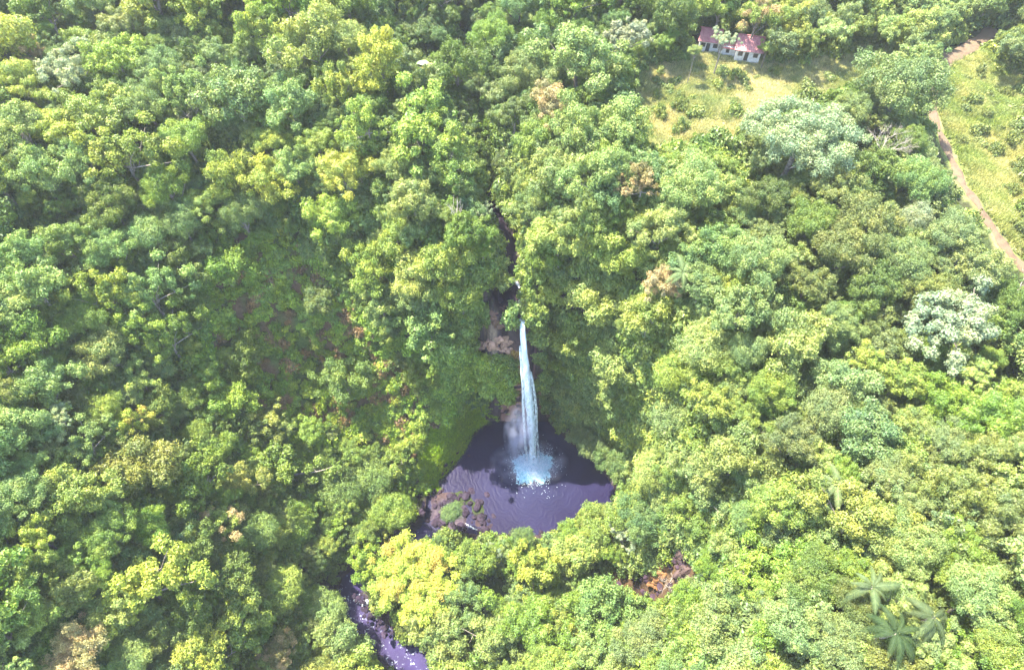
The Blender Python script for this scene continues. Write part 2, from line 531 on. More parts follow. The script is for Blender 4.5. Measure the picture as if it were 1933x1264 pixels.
m, nt, out = new_mat('forest_ground'); L = nt.links
a = nt.nodes.new('ShaderNodeAttribute'); a.attribute_name = 'ground'
geo = nt.nodes.new('ShaderNodeNewGeometry')
nz = nt.nodes.new('ShaderNodeTexNoise'); nz.inputs['Scale'].default_value = 1.6; nz.inputs['Detail'].default_value = 8; nz.inputs['Roughness'].default_value = .7
L.new(geo.outputs['Position'], nz.inputs['Vector'])
r = ramp(nt, [(.28, (.5, .5, .5)), (.5, (1, 1, 1)), (.72, (1.5, 1.45, 1.4))]); L.new(nz.outputs[0], r.inputs[0])
c = mixc(nt, 'MULTIPLY', 1.0, a.outputs['Color'], r.outputs[0])
p = nt.nodes.new('ShaderNodeBsdfPrincipled'); p.inputs['Roughness'].default_value = .95; p.inputs['Specular IOR Level'].default_value = .1
L.new(c, p.inputs['Base Color'])
b = nt.nodes.new('ShaderNodeBump'); b.inputs['Strength'].default_value = .8; b.inputs['Distance'].default_value = .35
L.new(nz.outputs[0], b.inputs['Height']); L.new(b.outputs[0], p.inputs['Normal']); L.new(p.outputs[0], out.inputs[0])
M_GROUND = m
ny, nx = GX.shape
idx = np.arange(nx * ny).reshape(ny, nx)
Q = np.stack([idx[:-1, :-1].ravel(), idx[:-1, 1:].ravel(), idx[1:, 1:].ravel(), idx[1:, :-1].ravel()], 1)
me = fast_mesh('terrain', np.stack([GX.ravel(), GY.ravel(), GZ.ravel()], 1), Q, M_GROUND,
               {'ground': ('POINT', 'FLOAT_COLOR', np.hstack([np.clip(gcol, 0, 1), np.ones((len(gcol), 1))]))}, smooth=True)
o = bpy.data.objects.new('terrain', me); COL.objects.link(o); tag(o, kind='structure')

# ------------------------------------------------------------------ water
IMPACT = at_z(1006, 878, 0)


def water_mat(name, deep, shallow, foam_centre=None, bump_scale=1.2, foamy=0.0):
    m, nt, out = new_mat(name); L = nt.links
    geo = nt.nodes.new('ShaderNodeNewGeometry')
    p = nt.nodes.new('ShaderNodeBsdfPrincipled')
    p.inputs['Roughness'].default_value = .42; p.inputs['IOR'].default_value = 1.33; p.inputs['Specular IOR Level'].default_value = .12
    nz = nt.nodes.new('ShaderNodeTexNoise'); nz.inputs['Scale'].default_value = .12; nz.inputs['Detail'].default_value = 4
    L.new(geo.outputs['Position'], nz.inputs['Vector'])
    r = ramp(nt, [(.35, deep), (.65, shallow)]); L.new(nz.outputs[0], r.inputs[0])
    col = r.outputs[0]
    n2 = nt.nodes.new('ShaderNodeTexNoise'); n2.inputs['Scale'].default_value = bump_scale; n2.inputs['Detail'].default_value = 5; n2.inputs['Roughness'].default_value = .65
    L.new(geo.outputs['Position'], n2.inputs['Vector'])
    height = n2.outputs[0]
    bmp = nt.nodes.new('ShaderNodeBump'); bmp.inputs['Strength'].default_value = .35; bmp.inputs['Distance'].default_value = .08
    if foam_centre is not None:
        sub = nt.nodes.new('ShaderNodeVectorMath'); sub.operation = 'SUBTRACT'; sub.inputs[1].default_value = tuple(foam_centre)
        L.new(geo.outputs['Position'], sub.inputs[0])
        wob = nt.nodes.new('ShaderNodeTexNoise'); wob.inputs['Scale'].default_value = .2; wob.inputs['Detail'].default_value = 3
        L.new(sub.outputs[0], wob.inputs['Vector'])
        ln = nt.nodes.new('ShaderNodeVectorMath'); ln.operation = 'LENGTH'; L.new(sub.outputs[0], ln.inputs[0])
        mm = nt.nodes.new('ShaderNodeMath'); mm.operation = 'MULTIPLY_ADD'; mm.inputs[1].default_value = 9.0
        L.new(wob.outputs[0], mm.inputs[0]); L.new(ln.outputs['Value'], mm.inputs[2])
        # concentric ripples leaving the impact
        sn = nt.nodes.new('ShaderNodeMath'); sn.operation = 'MULTIPLY'; sn.inputs[1].default_value = 4.6; L.new(mm.outputs[0], sn.inputs[0])
        s2 = nt.nodes.new('ShaderNodeMath'); s2.operation = 'SINE'; L.new(sn.outputs[0], s2.inputs[0])
        brk = nt.nodes.new('ShaderNodeMath'); brk.operation = 'MULTIPLY'; L.new(s2.outputs[0], brk.inputs[0]); L.new(n2.outputs[0], brk.inputs[1])
        ad = nt.nodes.new('ShaderNodeMath'); ad.operation = 'MULTIPLY_ADD'; ad.inputs[1].default_value = .65
        L.new(brk.outputs[0], ad.inputs[0]); L.new(n2.outputs[0], ad.inputs[2])
        height = ad.outputs[0]
        dv = nt.nodes.new('ShaderNodeMath'); dv.operation = 'DIVIDE'; dv.inputs[1].default_value = 26.0; L.new(mm.outputs[0], dv.inputs[0])
        rr = ramp(nt, [(.12, 1.0), (.30, .55), (.55, .22), (.85, 0.0)]); L.new(dv.outputs[0], rr.inputs[0])
        col = mixc(nt, 'MIX', rr.outputs[0], col, (.020, .025, .064))
    if foamy:
        n3_ = nt.nodes.new('ShaderNodeTexNoise'); n3_.inputs['Scale'].default_value = .9; n3_.inputs['Detail'].default_value = 7; n3_.inputs['Roughness'].default_value = .75
        L.new(geo.outputs['Position'], n3_.inputs['Vector'])
        r3 = ramp(nt, [(1 - foamy - .06, 0.0), (1 - foamy + .04, 1.0)]); L.new(n3_.outputs[0], r3.inputs[0])
        col = mixc(nt, 'MIX', r3.outputs[0], col, (.65, .72, .85))
    L.new(height, bmp.inputs['Height']); L.new(bmp.outputs[0], p.inputs['Normal'])
    L.new(col, p.inputs['Base Color']); L.new(p.outputs[0], out.inputs[0])
    return m


M_POOL = water_mat('pool_water', (.0065, .0042, .023), (.0095, .007, .031), foam_centre=(IMPACT[0], IMPACT[1], 0))
M_STREAM = water_mat('stream_water', (.020, .013, .045), (.04, .03, .09), bump_scale=2.2, foamy=.36)
M_UPSTREAM = water_mat('dark_stream_water', (.012, .007, .014), (.028, .018, .03), bump_scale=2.0, foamy=.30)
cen = POOLS.mean(0)
PV = [(cen[0] + (q[0] - cen[0]) * 1.05, cen[1] + (q[1] - cen[1]) * 1.05, 0) for q in POOLS]
o = mesh_obj('pool_water', PV, [tuple(range(len(PV)))], M_POOL); tag(o, kind='structure')


def ribbon(name, Lp, w, mat, z0=0.0):
    V = []; Fc = []
    for i, p in enumerate(Lp):
        d = Lp[min(i + 1, len(Lp) - 1)] - Lp[max(i - 1, 0)]
        d = np.array((d[0], d[1])); d /= max(np.hypot(*d), 1e-6); nrm = np.array((-d[1], d[0]))
        for s in (-1, -.5, 0, .5, 1):
            V.append((p[0] + nrm[0] * w * s, p[1] + nrm[1] * w * s, p[2] + z0 + random.uniform(-.02, .02)))
    for i in range(len(Lp) - 1):
        for j in range(4):
            Fc.append((i * 5 + j, i * 5 + j + 1, i * 5 + 5 + j + 1, i * 5 + 5 + j))
    return mesh_obj(name, V, Fc, mat, smooth=True)


tag(ribbon('lower_stream_water', LOWER[3:], 3.9, M_STREAM, -.04), kind='structure')
tag(ribbon('upper_stream_water', UPPER, 2.5, M_UPSTREAM, -.05), kind='structure')

# ------------------------------------------------------------------ waterfall
m, nt, out = new_mat('falling_water'); L = nt.links
tc = nt.nodes.new('ShaderNodeTexCoord')
mp = nt.nodes.new('ShaderNodeMapping'); mp.inputs['Scale'].default_value = (3.0, 3.0, .35); L.new(tc.outputs['Object'], mp.inputs['Vector'])
nz = nt.nodes.new('ShaderNodeTexNoise'); nz.inputs['Scale'].default_value = 1.0; nz.inputs['Detail'].default_value = 7; nz.inputs['Roughness'].default_value = .7
L.new(mp.outputs[0], nz.inputs['Vector'])
r = ramp(nt, [(.25, (.70, .86, .92)), (.5, (.93, .97, .98))]); L.new(nz.outputs[0], r.inputs[0])
p = nt.nodes.new('ShaderNodeBsdfPrincipled'); p.inputs['Roughness'].default_value = .4
L.new(r.outputs[0], p.inputs['Base Color'])
b = nt.nodes.new('ShaderNodeBump'); b.inputs['Strength'].default_value = .6; b.inputs['Distance'].default_value = .3
L.new(nz.outputs[0], b.inputs['Height']); L.new(b.outputs[0], p.inputs['Normal'])
trl = nt.nodes.new('ShaderNodeBsdfTranslucent'); L.new(r.outputs[0], trl.inputs['Color'])
mx = nt.nodes.new('ShaderNodeMixShader'); mx.inputs[0].default_value = .35
L.new(p.outputs[0], mx.inputs[1]); L.new(trl.outputs[0], mx.inputs[2])
tp = nt.nodes.new('ShaderNodeBsdfTransparent')
at = nt.nodes.new('ShaderNodeAttribute'); at.attribute_name = 'thin'
th = nt.nodes.new('ShaderNodeMath'); th.operation = 'SUBTRACT'; L.new(nz.outputs[0], th.inputs[0]); L.new(at.outputs['Fac'], th.inputs[1])
ra = ramp(nt, [(.0, 0), (.16, 1)]); L.new(th.outputs[0], ra.inputs[0])
m2 = nt.nodes.new('ShaderNodeMixShader'); L.new(ra.outputs[0], m2.inputs[0]); L.new(tp.outputs[0], m2.inputs[1]); L.new(mx.outputs[0], m2.inputs[2])
L.new(m2.outputs[0], out.inputs[0])
M_FALL = m
LIP = at_z(984, 602, 46.3)
fall = empty('waterfall', (LIP[0], LIP[1], 46.3))
tag(fall, 'tall white waterfall plunging from the gully lip into the round pool', 'waterfall')
MID = at_z(1003, 705, 29.0)
FEND = IMPACT.copy(); FEND[1] += .8


def fall_path(t):
    """t 0..1 from lip to pool: parabola through lip and impact"""
    z = 46.3 * (1 - t ** 1.0)
    s = math.sqrt(max(t, 0))
    y = LIP[1] + (FEND[1] - LIP[1]) * s
    # slides a little sideways over the upper ramp, then drops straight
    uu = np.interp(t, [0, .1, .2, .35, .5, .75, 1.0], [985, 988.5, 992.5, 997.5, 1000.5, 1004, 1006.5])
    dep = proj(np.array((0, y, z)))[2]
    x = (uu - U0) / F * float(dep)
    return np.array((x, y, z))


def strand(name, width, depth, off, thin0, thin1, seed, t0=0.0, t1=1.0, k=14, n=80):
    rnd = random.Random(seed); V = []; Q = []; A = []
    ph = [rnd.uniform(0, 6) for _ in range(5)]
    for i in range(n + 1):
        t = t0 + (t1 - t0) * i / n
        c = fall_path(t) - np.array((LIP[0], LIP[1], 46.3))
        wd = width * float(np.interp(t, [0, .15, .33, .5, .7, .85, 1], [.34, .42, .50, .56, .56, .50, .48]))
        c = c + np.array((off * (.3 + min(1, t * 2)) + .1 * math.sin(9 * t + ph[0]), 0, 0))
        for j in range(k):
            a = 2 * math.pi * j / k
            rr = 1 + .16 * math.sin(3 * a + ph[1] + t * 4) + .10 * math.sin(5 * a + ph[2] - t * 25) + .10 * math.sin(2 * a + ph[3] + t * 60)
            V.append(c + np.array((math.cos(a) * wd * rr, math.sin(a) * depth * rr, 0)))
            A.append(thin0 + (thin1 - thin0) * (i / n))
    for i in range(n):
        for j in range(k):
            Q.append((i * k + j, i * k + (j + 1) % k, (i + 1) * k + (j + 1) % k, (i + 1) * k + j))
    me = fast_mesh(name, np.array(V), np.array(Q), M_FALL, {'thin': ('POINT', 'FLOAT', A)}, smooth=True)
    o = bpy.data.objects.new(name, me); COL.objects.link(o); o.parent = fall
    return o


strand('water_column', 1.6, .7, 0, .0, .12, 3)
strand('water_strand', .55, .35, -1.3, .30, .46, 5, .1, 1.0)
strand('water_strand', .5, .35, 1.1, .34, .48, 6, .25, 1.0)
strand('water_strand', 1.7, .8, 0, .42, .45, 8, .2, 1.0)

def cascade(name, pix, wd, label, seed, zoff=.12):
    rnd = random.Random(seed); V = []; Q = []; A = []
    Pn = smooth_line([hit(u_, v_, 0) + np.array((0, 0, zoff)) for u_, v_ in pix], 6)
    n_ = len(Pn)
    for i, c_ in enumerate(Pn):
        d_ = Pn[min(i + 1, n_ - 1)] - Pn[max(i - 1, 0)]; q_ = np.array((-d_[1], d_[0], 0)); q_ /= max(np.linalg.norm(q_), 1e-6)
        w_ = wd * (.45 + .55 * math.sin(math.pi * i / (n_ - 1))) * rnd.uniform(.75, 1.25)
        for j, s_ in enumerate((-1, -.6, -.2, .2, .6, 1)):
            V.append(c_ + q_ * w_ * s_ + np.array((0, 0, (1 - s_ * s_) * .3 + rnd.uniform(-.1, .1)))); A.append((.38 if seed == 5 else .14) + .36 * abs(s_) ** 2)
    for i in range(n_ - 1):
        for j in range(5):
            Q.append((i * 6 + j, i * 6 + j + 1, i * 6 + 7 + j, i * 6 + 6 + j))
    me = fast_mesh(name, np.array(V), np.array(Q), M_FALL, {'thin': ('POINT', 'FLOAT', A)}, smooth=True)
    o = bpy.data.objects.new(name, me); COL.objects.link(o); tag(o, label, 'rapids', 'white rapids')


cascade('rapids', [(955, 494), (962, 505), (958, 518)], .9, 'upper white rapids spreading in the dark gully stream above the falls', 1)
cascade('rapids', [(940, 512), (956, 518), (972, 530), (982, 545)], .55, 'thin white cascade running right just below the upper rapids', 2)
cascade('rapids', [(983, 548), (984, 575), (985, 604)], .6, 'white water sliding to the very lip of the falls', 3)
cascade('rapids', [(668, 1132), (684, 1138), (702, 1134)], .8, 'white rapids across the lower stream beside the big yellow tree', 4, .35)
cascade('rapids', [(878, 988), (890, 996), (902, 1001)], .45, 'white rapids among boulders at the pool outlet', 5, .35)

# foam boil on the pool and the flecks thrown round it
m, nt, out = new_mat('pool_foam'); L = nt.links
tc = nt.nodes.new('ShaderNodeTexCoord')
nz = nt.nodes.new('ShaderNodeTexNoise'); nz.inputs['Scale'].default_value = 1.3; nz.inputs['Detail'].default_value = 8; nz.inputs['Roughness'].default_value = .72
L.new(tc.outputs['Object'], nz.inputs['Vector'])
at = nt.nodes.new('ShaderNodeAttribute'); at.attribute_name = 'thin'
r = ramp(nt, [(.3, (.10, .40, .50)), (.7, (.55, .82, .86))]); L.new(nz.outputs[0], r.inputs[0])
p = nt.nodes.new('ShaderNodeBsdfPrincipled'); p.inputs['Roughness'].default_value = .5; L.new(r.outputs[0], p.inputs['Base Color'])
b = nt.nodes.new('ShaderNodeBump'); b.inputs['Strength'].default_value = .9; b.inputs['Distance'].default_value = .3; L.new(nz.outputs[0], b.inputs['Height']); L.new(b.outputs[0], p.inputs['Normal'])
tp = nt.nodes.new('ShaderNodeBsdfTransparent')
th = nt.nodes.new('ShaderNodeMath'); th.operation = 'SUBTRACT'; L.new(nz.outputs[0], th.inputs[0]); L.new(at.outputs['Fac'], th.inputs[1])
ra = ramp(nt, [(.0, 0), (.14, 1)]); L.new(th.outputs[0], ra.inputs[0])
m2 = nt.nodes.new('ShaderNodeMixShader'); L.new(ra.outputs[0], m2.inputs[0]); L.new(tp.outputs[0], m2.inputs[1]); L.new(p.outputs[0], m2.inputs[2])
L.new(m2.outputs[0], out.inputs[0])
M_FOAM = m
V = [(0, 0, .9)]; A = [0.0]; Q = []
NR, NA = 16, 72
for i in range(1, NR + 1):
    for j in range(NA):
        a = 2 * math.pi * j / NA
        ex = 1 + .13 * math.sin(2 * a + 1.2) + .10 * math.sin(5 * a) + .07 * math.sin(11 * a + 2) + (.20 if math.sin(a) < -.2 else 0) * abs(math.sin(a))
        rr = 5.3 * i / NR * ex
        q = i / NR
        V.append((rr * math.cos(a), rr * math.sin(a), .05 + .8 * (1 - q) ** 1.5 + (.10 * math.sin(rr * 5 + 3 * math.sin(a * 3)) + .12 * random.random()) * (1 - q)))
        A.append(.02 + .12 * q + (.48 * max(0, (q - .55) / .45)))
tri = []
for j in range(NA):
    tri.append((0, 1 + j, 1 + (j + 1) % NA))
for i in range(1, NR):
    for j in range(NA):
        a0 = 1 + (i - 1) * NA + j; a1 = 1 + (i - 1) * NA + (j + 1) % NA; b0 = 1 + i * NA + j; b1 = 1 + i * NA + (j + 1) % NA
        tri += [(a0, b0, b1), (a0, b1, a1)]
me = fast_mesh('splash_foam', np.array(V), np.array(tri), M_FOAM, {'thin': ('POINT', 'FLOAT', A)}, smooth=True)
foam = bpy.data.objects.new('splash_foam', me); COL.objects.link(foam); foam.parent = fall
foam.location = (IMPACT[0] - LIP[0], IMPACT[1] - LIP[1], -46.3)
# thrown-up spray: many small droplets
rs = np.random.default_rng(5)
nD = 3600
ang = rs.uniform(0, 2 * np.pi, nD); rad = np.abs(rs.normal(0, 2.7, nD)) + .5; hh = np.abs(rs.normal(0, 1.0, nD)) * np.clip(1.6 - rad / 6, .15, 2) * 1.6 + .05
c = np.stack([rad * np.cos(ang), rad * np.sin(ang) * 1.0 - .3, hh], 1)
sz = rs.uniform(.03, .10, nD)[:, None]
tet = np.array([(1, 1, 1), (-1, -1, 1), (-1, 1, -1), (1, -1, -1)], float) * .8
V = (c[:, None, :] + tet[None] * sz[:, None, :]).reshape(-1, 3)
b4 = np.arange(nD)[:, None] * 4
Q = np.concatenate([b4 + np.array(t) for t in ((0, 1, 2), (0, 3, 1), (0, 2, 3), (1, 3, 2))])
M_DROP = simple_mat('spray_drops', (.7, .85, .92), (.85, .93, .97), 3, .4, 0)
me = fast_mesh('spray', V, Q, M_DROP)
o = bpy.data.objects.new('spray', me); COL.objects.link(o); o.parent = fall; o.location = foam.location; o['kind'] = 'stuff'

# mist cloud over the splash and beside the column
m, nt, out = new_mat('mist'); L = nt.links
pv = nt.nodes.new('ShaderNodeVolumePrincipled'); pv.inputs['Color'].default_value = (.80, .80, .98, 1)
tc = nt.nodes.new('ShaderNodeTexCoord')
gr = nt.nodes.new('ShaderNodeTexGradient'); gr.gradient_type = 'SPHERICAL'; L.new(tc.outputs['Object'], gr.inputs[0])
nz = nt.nodes.new('ShaderNodeTexNoise'); nz.inputs['Scale'].default_value = 2.2; nz.inputs['Detail'].default_value = 4; L.new(tc.outputs['Object'], nz.inputs['Vector'])
rn = ramp(nt, [(.4, 0.0), (.75, 1.0)]); L.new(nz.outputs[0], rn.inputs[0])
mu = nt.nodes.new('ShaderNodeMath'); mu.operation = 'MULTIPLY'; L.new(gr.outputs['Fac'], mu.inputs[0]); L.new(rn.outputs[0], mu.inputs[1])
m3_ = nt.nodes.new('ShaderNodeMath'); m3_.operation = 'MULTIPLY'; m3_.inputs[1].default_value = .55; L.new(mu.outputs[0], m3_.inputs[0])
L.new(m3_.outputs[0], pv.inputs['Density']); L.new(pv.outputs[0], out.inputs['Volume'])
M_MIST = m
import bmesh
bm = bmesh.new(); bmesh.ops.create_icosphere(bm, subdivisions=2, radius=1.0)
me = bpy.data.meshes.new('mist'); bm.to_mesh(me); bm.free(); me.materials.append(M_MIST)
for (dx, dy, dz, sx, sy, sz_) in ((-1.0, 0, 1.8, 11, 7, 3.5), (-3.5, 3.0, 12, 4.5, 4, 16)):
    o = bpy.data.objects.new('mist', me); COL.objects.link(o); o.parent = fall; o['kind'] = 'stuff'
    o.location = (foam.location[0] + dx, foam.location[1] + dy, foam.location[2] + dz); o.scale = (sx, sy, sz_)

# ------------------------------------------------------------------ dirt track
PP = smooth_line([hit(u, v, 0) for u, v in PATH_PX], 6)
m, nt, out = new_mat('dirt'); L = nt.links
geo = nt.nodes.new('ShaderNodeNewGeometry')
nz = nt.nodes.new('ShaderNodeTexNoise'); nz.inputs['Scale'].default_value = .8; nz.inputs['Detail'].default_value = 7; L.new(geo.outputs['Position'], nz.inputs['Vector'])
r = ramp(nt, [(.3, (.070, .044, .024)), (.55, (.115, .076, .044)), (.75, (.085, .08, .035))]); L.new(nz.outputs[0], r.inputs[0])
p = nt.nodes.new('ShaderNodeBsdfPrincipled'); p.inputs['Roughness'].default_value = .95; L.new(r.outputs[0], p.inputs['Base Color']); L.new(p.outputs[0], out.inputs[0])
M_DIRT = m
V = []; Fc = []
for i, q in enumerate(PP):
    d = PP[min(i + 1, len(PP) - 1)] - PP[max(i - 1, 0)]; d = d[:2] / max(np.hypot(*d[:2]), 1e-6); nr = np.array((-d[1], d[0]))
    w = .8 + .25 * math.sin(i * .9) + (1.0 if i < 24 else 0)
    for s in (-1, -.6, -.2, .2, .6, 1):
        x, y = q[:2] + nr * w * (s + .1 * random.uniform(-1, 1) * abs(s))
        V.append((x, y, float(tq(x, y)[0]) + (.28 if abs(s) < .9 else .05)))
for i in range(len(PP) - 1):
    for j in range(5):
        Fc.append((i * 6 + j, i * 6 + j + 1, i * 6 + 7 + j, i * 6 + 6 + j))
tag(mesh_obj('dirt_track', V, Fc, M_DIRT, smooth=True), kind='structure')


# ------------------------------------------------------------------ crowns
def leaf_cloud(rng, C, N, l, wd, fold=.18, jit=.55, upb=.25):
    """diamond leaves at C with normals N"""
    n = len(C)
    Nn = N + rng.normal(0, jit, (n, 3)); Nn[:, 2] += upb
    Nn /= np.linalg.norm(Nn, axis=1, keepdims=True) + 1e-9
    R = rng.normal(0, 1, (n, 3)); R[:, 2] -= .3
    Tn = R - (R * Nn).sum(1, keepdims=True) * Nn
    Tn /= np.linalg.norm(Tn, axis=1, keepdims=True) + 1e-9
    B = np.cross(Nn, Tn)
    s = rng.uniform(.65, 1.35, (n, 1))
    L_ = l * s; W_ = wd * s
    v0 = C - Tn * L_ * .5
    v1 = C + B * W_ * .5 + Tn * L_ * .05 + Nn * fold * L_ * .4
    v2 = C + Tn * L_ * .5 - Nn * fold * L_ * .5
    v3 = C - B * W_ * .5 + Tn * L_ * .05 + Nn * fold * L_ * .4
    V = np.stack([v0, v1, v2, v3], 1).reshape(-1, 3)
    Q = np.arange(n * 4).reshape(n, 4)
    return V, Q


def crown_data(seed, R=6.0, flat=.72, nclump=26, rc=(.24, .42), nleaf=8500, lsize=.52, lobes=.22, spread=(.45, .80), zmin=-.35, jit=.55, asp=.62, peak=0.0):
    rng = np.random.default_rng(seed)
    cs = []
    ph = rng.uniform(0, 6.28, 4)
    tries = 0
    while len(cs) < nclump and tries < 4000:
        tries += 1
        d = rng.normal(0, 1, 3); d /= np.linalg.norm(d)
        if d[2] < zmin: continue
        az = math.atan2(d[1], d[0])
        lob = 1 + lobes * math.sin(2 * az + ph[0]) + lobes * .7 * math.sin(3 * az + ph[1]) + lobes * .4 * math.sin(5 * az + ph[2])
        r = rng.uniform(*spread) * R * (lob if d[2] < .7 else 1)
        c = d * r; c[2] *= flat
        c[2] += peak * (1 - math.hypot(c[0], c[1]) / R) * R
        q = rng.uniform(*rc) * R
        if all(np.linalg.norm(c - c2) > .62 * max(q, q2) for c2, q2, _ in cs):
            cs.append((c, q, rng.random()))
    Cc = np.array([c for c, _, _ in cs]); Rc = np.array([q for _, q, _ in cs]); Vc = np.array([v for _, _, v in cs])
    pr = Rc ** 2 / (Rc ** 2).sum()
    nn = int(nleaf * 1.5)
    ki = rng.choice(len(cs), nn, p=pr)
    D = rng.normal(0, 1, (nn, 3)); D[:, 2] += .35; D /= np.linalg.norm(D, axis=1, keepdims=True)
    # lumps on each clump so that the outline is uneven
    bump = .17 * np.sin(D[:, 0] * 7 + ki) + .17 * np.sin(D[:, 1] * 8 + ki * 2.3) + .14 * np.sin(D[:, 2] * 11 + ki * 1.7)
    rr = Rc[ki] * (1 + bump - .55 * rng.random(nn) ** 1.7)
    P = Cc[ki] + D * rr[:, None] * np.array((1, 1, .82))
    # drop leaves buried in other clumps
    dist = np.linalg.norm(P[:, None, :] - Cc[None], axis=2) / Rc[None]
    dist[np.arange(nn), ki] = 9
    keep = (dist.min(1) > .72) | (rng.random(nn) < .12)
    P = P[keep][:nleaf]; D = D[keep][:nleaf]; ki = ki[keep][:nleaf]
    V, Q = leaf_cloud(rng, P, D, lsize, lsize * asp, jit=jit)
    var = rng.beta(2, 2, len(P))
    return V, Q, var, np.clip(Vc[ki] + rng.normal(0, .08, len(P)), 0, 1), Cc, Rc


def make_crown(name, seed, mat, **kw):
    V, Q, var, cl, Cc, Rc = crown_data(seed, **kw)
    me = fast_mesh(name, V, Q, mat, {'var': ('FACE', 'FLOAT', var), 'clump': ('FACE', 'FLOAT', cl)})
    return me, Cc, Rc


def make_trunk(name, seed, Cc, height=13.0, r0=.42, pal=False):
    rnd = random.Random(seed); tb = Tubes()
    fork = height - 2.6
    main = bend((0, 0, -1.2), (rnd.uniform(-.5, .5), rnd.uniform(-.5, .5), fork), 6, .35, rnd)
    tb.tube(main, [r0 * (1.35 if i == 0 else 1 - .45 * i / 6) for i in range(7)], 8)
    cl = sorted(list(Cc), key=lambda c: -abs(c[2]))
    rnd.shuffle(cl)
    for c in cl[:9]:
        a = main[rnd.choice((4, 5, 6, 6))]
        e = Vector((c[0] * .92, c[1] * .92, height + c[2] * .9))
        P = bend(a, e, 5, .5, rnd)
        tb.tube(P, [r0 * (.42 - .34 * i / 5) for i in range(6)], 5)
        mid = P[3]
        e2 = mid + Vector((rnd.uniform(-1, 1), rnd.uniform(-1, 1), rnd.uniform(.3, 1))) * 1.6
        tb.tube(bend(mid, e2, 3, .15, rnd), [r0 * .16, r0 * .13, r0 * .09, r0 * .04], 4)
    me = bpy.data.meshes.new(name); me.from_pydata([tuple(v) for v in tb.v], [], tb.f); me.update()
    me.polygons.foreach_set('use_smooth', [True] * len(me.polygons)); me.materials.append(M_BARK)
    return me


STY = {
    'round': dict(flat=.80, nclump=44, rc=(.13, .32), nleaf=16470, lsize=0.37, lobes=.28, spread=(.40, .86)),
    'lumpy': dict(flat=.74, nclump=62, rc=(.10, .26), nleaf=19520, lsize=0.33, lobes=.34, spread=(.35, .98)),
    'fine': dict(flat=.62, nclump=64, rc=(.12, .25), nleaf=29280, lsize=0.24, lobes=.22, spread=(.4, .9), jit=.7),
    'dome': dict(flat=.66, nclump=30, rc=(.20, .44), nleaf=19520, lsize=0.27, lobes=.12, spread=(.45, .70), jit=.45),
    'layered': dict(flat=.42, nclump=60, rc=(.08, .18), nleaf=17690, lsize=0.28, lobes=.3, spread=(.3, 1.05), jit=.3, zmin=-.2),
    'ragged': dict(flat=.9, nclump=56, rc=(.08, .25), nleaf=15250, lsize=0.40, lobes=.45, spread=(.3, 1.1), jit=.6, zmin=-.5),
    'peaked': dict(flat=.8, nclump=50, rc=(.10, .27), nleaf=18300, lsize=0.37, lobes=.3, spread=(.3, 1.0), peak=.75, zmin=-.5),
    'plumed': dict(flat=.65, nclump=50, rc=(.10, .28), nleaf=19520, lsize=0.58, asp=.20, lobes=.35, spread=(.35, 1.0), jit=.5),
}
VARS = {}
HC0 = 13.0
sd = 100
for st, kw in STY.items():
    lst = []
    for i in range(2 if st in ('dome', 'peaked') else 3):
        sd += 1
        me, Cc, Rc = make_crown(st + '_crown', sd, M_LEAF, **kw)
        lst.append((me, make_trunk(st + '_trunk', sd, Cc)))
    VARS[st] = lst
me, Cc, Rc = make_crown('great_crown', 333, M_LEAF, flat=.55, nclump=120, rc=(.07, .17), nleaf=52000, lsize=.17, lobes=.14, spread=(.35, .95), jit=.7)
VARS['great'] = [(me, make_trunk('great_trunk', 333, Cc))]
ALT = {}


def alt_mesh(me, mat):
    key = (me.name, mat.name)
    if key not in ALT:
        c = me.copy(); c.materials[0] = mat; ALT[key] = c
    return ALT[key]


Z_LOW = [(400, 450), (560, 440), (640, 540), (720, 600), (860, 660), (960, 700), (975, 780), (800, 920), (780, 1010), (640, 1040), (500, 960), (430, 860), (380, 700), (340, 560)]
PAL = {
    'lime green': (.205, .27, .045), 'yellow-green': (.27, .30, .05), 'bright green': (.15, .235, .022), 'mid green': (.115, .175, .025),
    'deep green': (.075, .115, .022), 'pale green': (.225, .28, .095), 'blue-green': (.155, .235, .085), 'grey-green': (.17, .205, .08),
    'olive green': (.155, .17, .045), 'yellow': (.32, .36, .06), 'whitish green': (.29, .33, .21), 'tan': (.38, .30, .15), 'teal green': (.085, .14, .045),
    'silvery blue-green': (.235, .27, .20), 'brownish green': (.20, .17, .06), 'pale lime': (.275, .33, .095),
}
for k_ in PAL:
    if k_ not in ('yellow', 'tan', 'brownish green', 'whitish green'):
        PAL[k_] = tuple(a_ * .68 + b_ * .32 for a_, b_ in zip(PAL[k_], (.17, .235, .052)))
TREES = []   # dictionaries for the labels


def place_tree(u, v, rpx, style, colour, mat=None, label=None, hscale=1.0, stuff=False):
    hc = 9.0
    P = hit(u, v, hc)
    dep = proj(P)[2]
    R = rpx * float(dep) / F
    low = in_poly(np.array([u]), np.array([v]), Z_LOW)[0]
    if v < 105 and u > 1440: hscale = .65
    hc = min((7.0 + R * .7) * hscale, 18) * (.6 if low else 1)
    P = hit(u, v, hc)
    g = float(tq(P[0], P[1])[0])
    TREES.append(dict(P=P, g=g, R=R * 1.05, hc=hc, u=u, v=v, rpx=rpx, style=style, colour=colour, mat=mat, label=label))


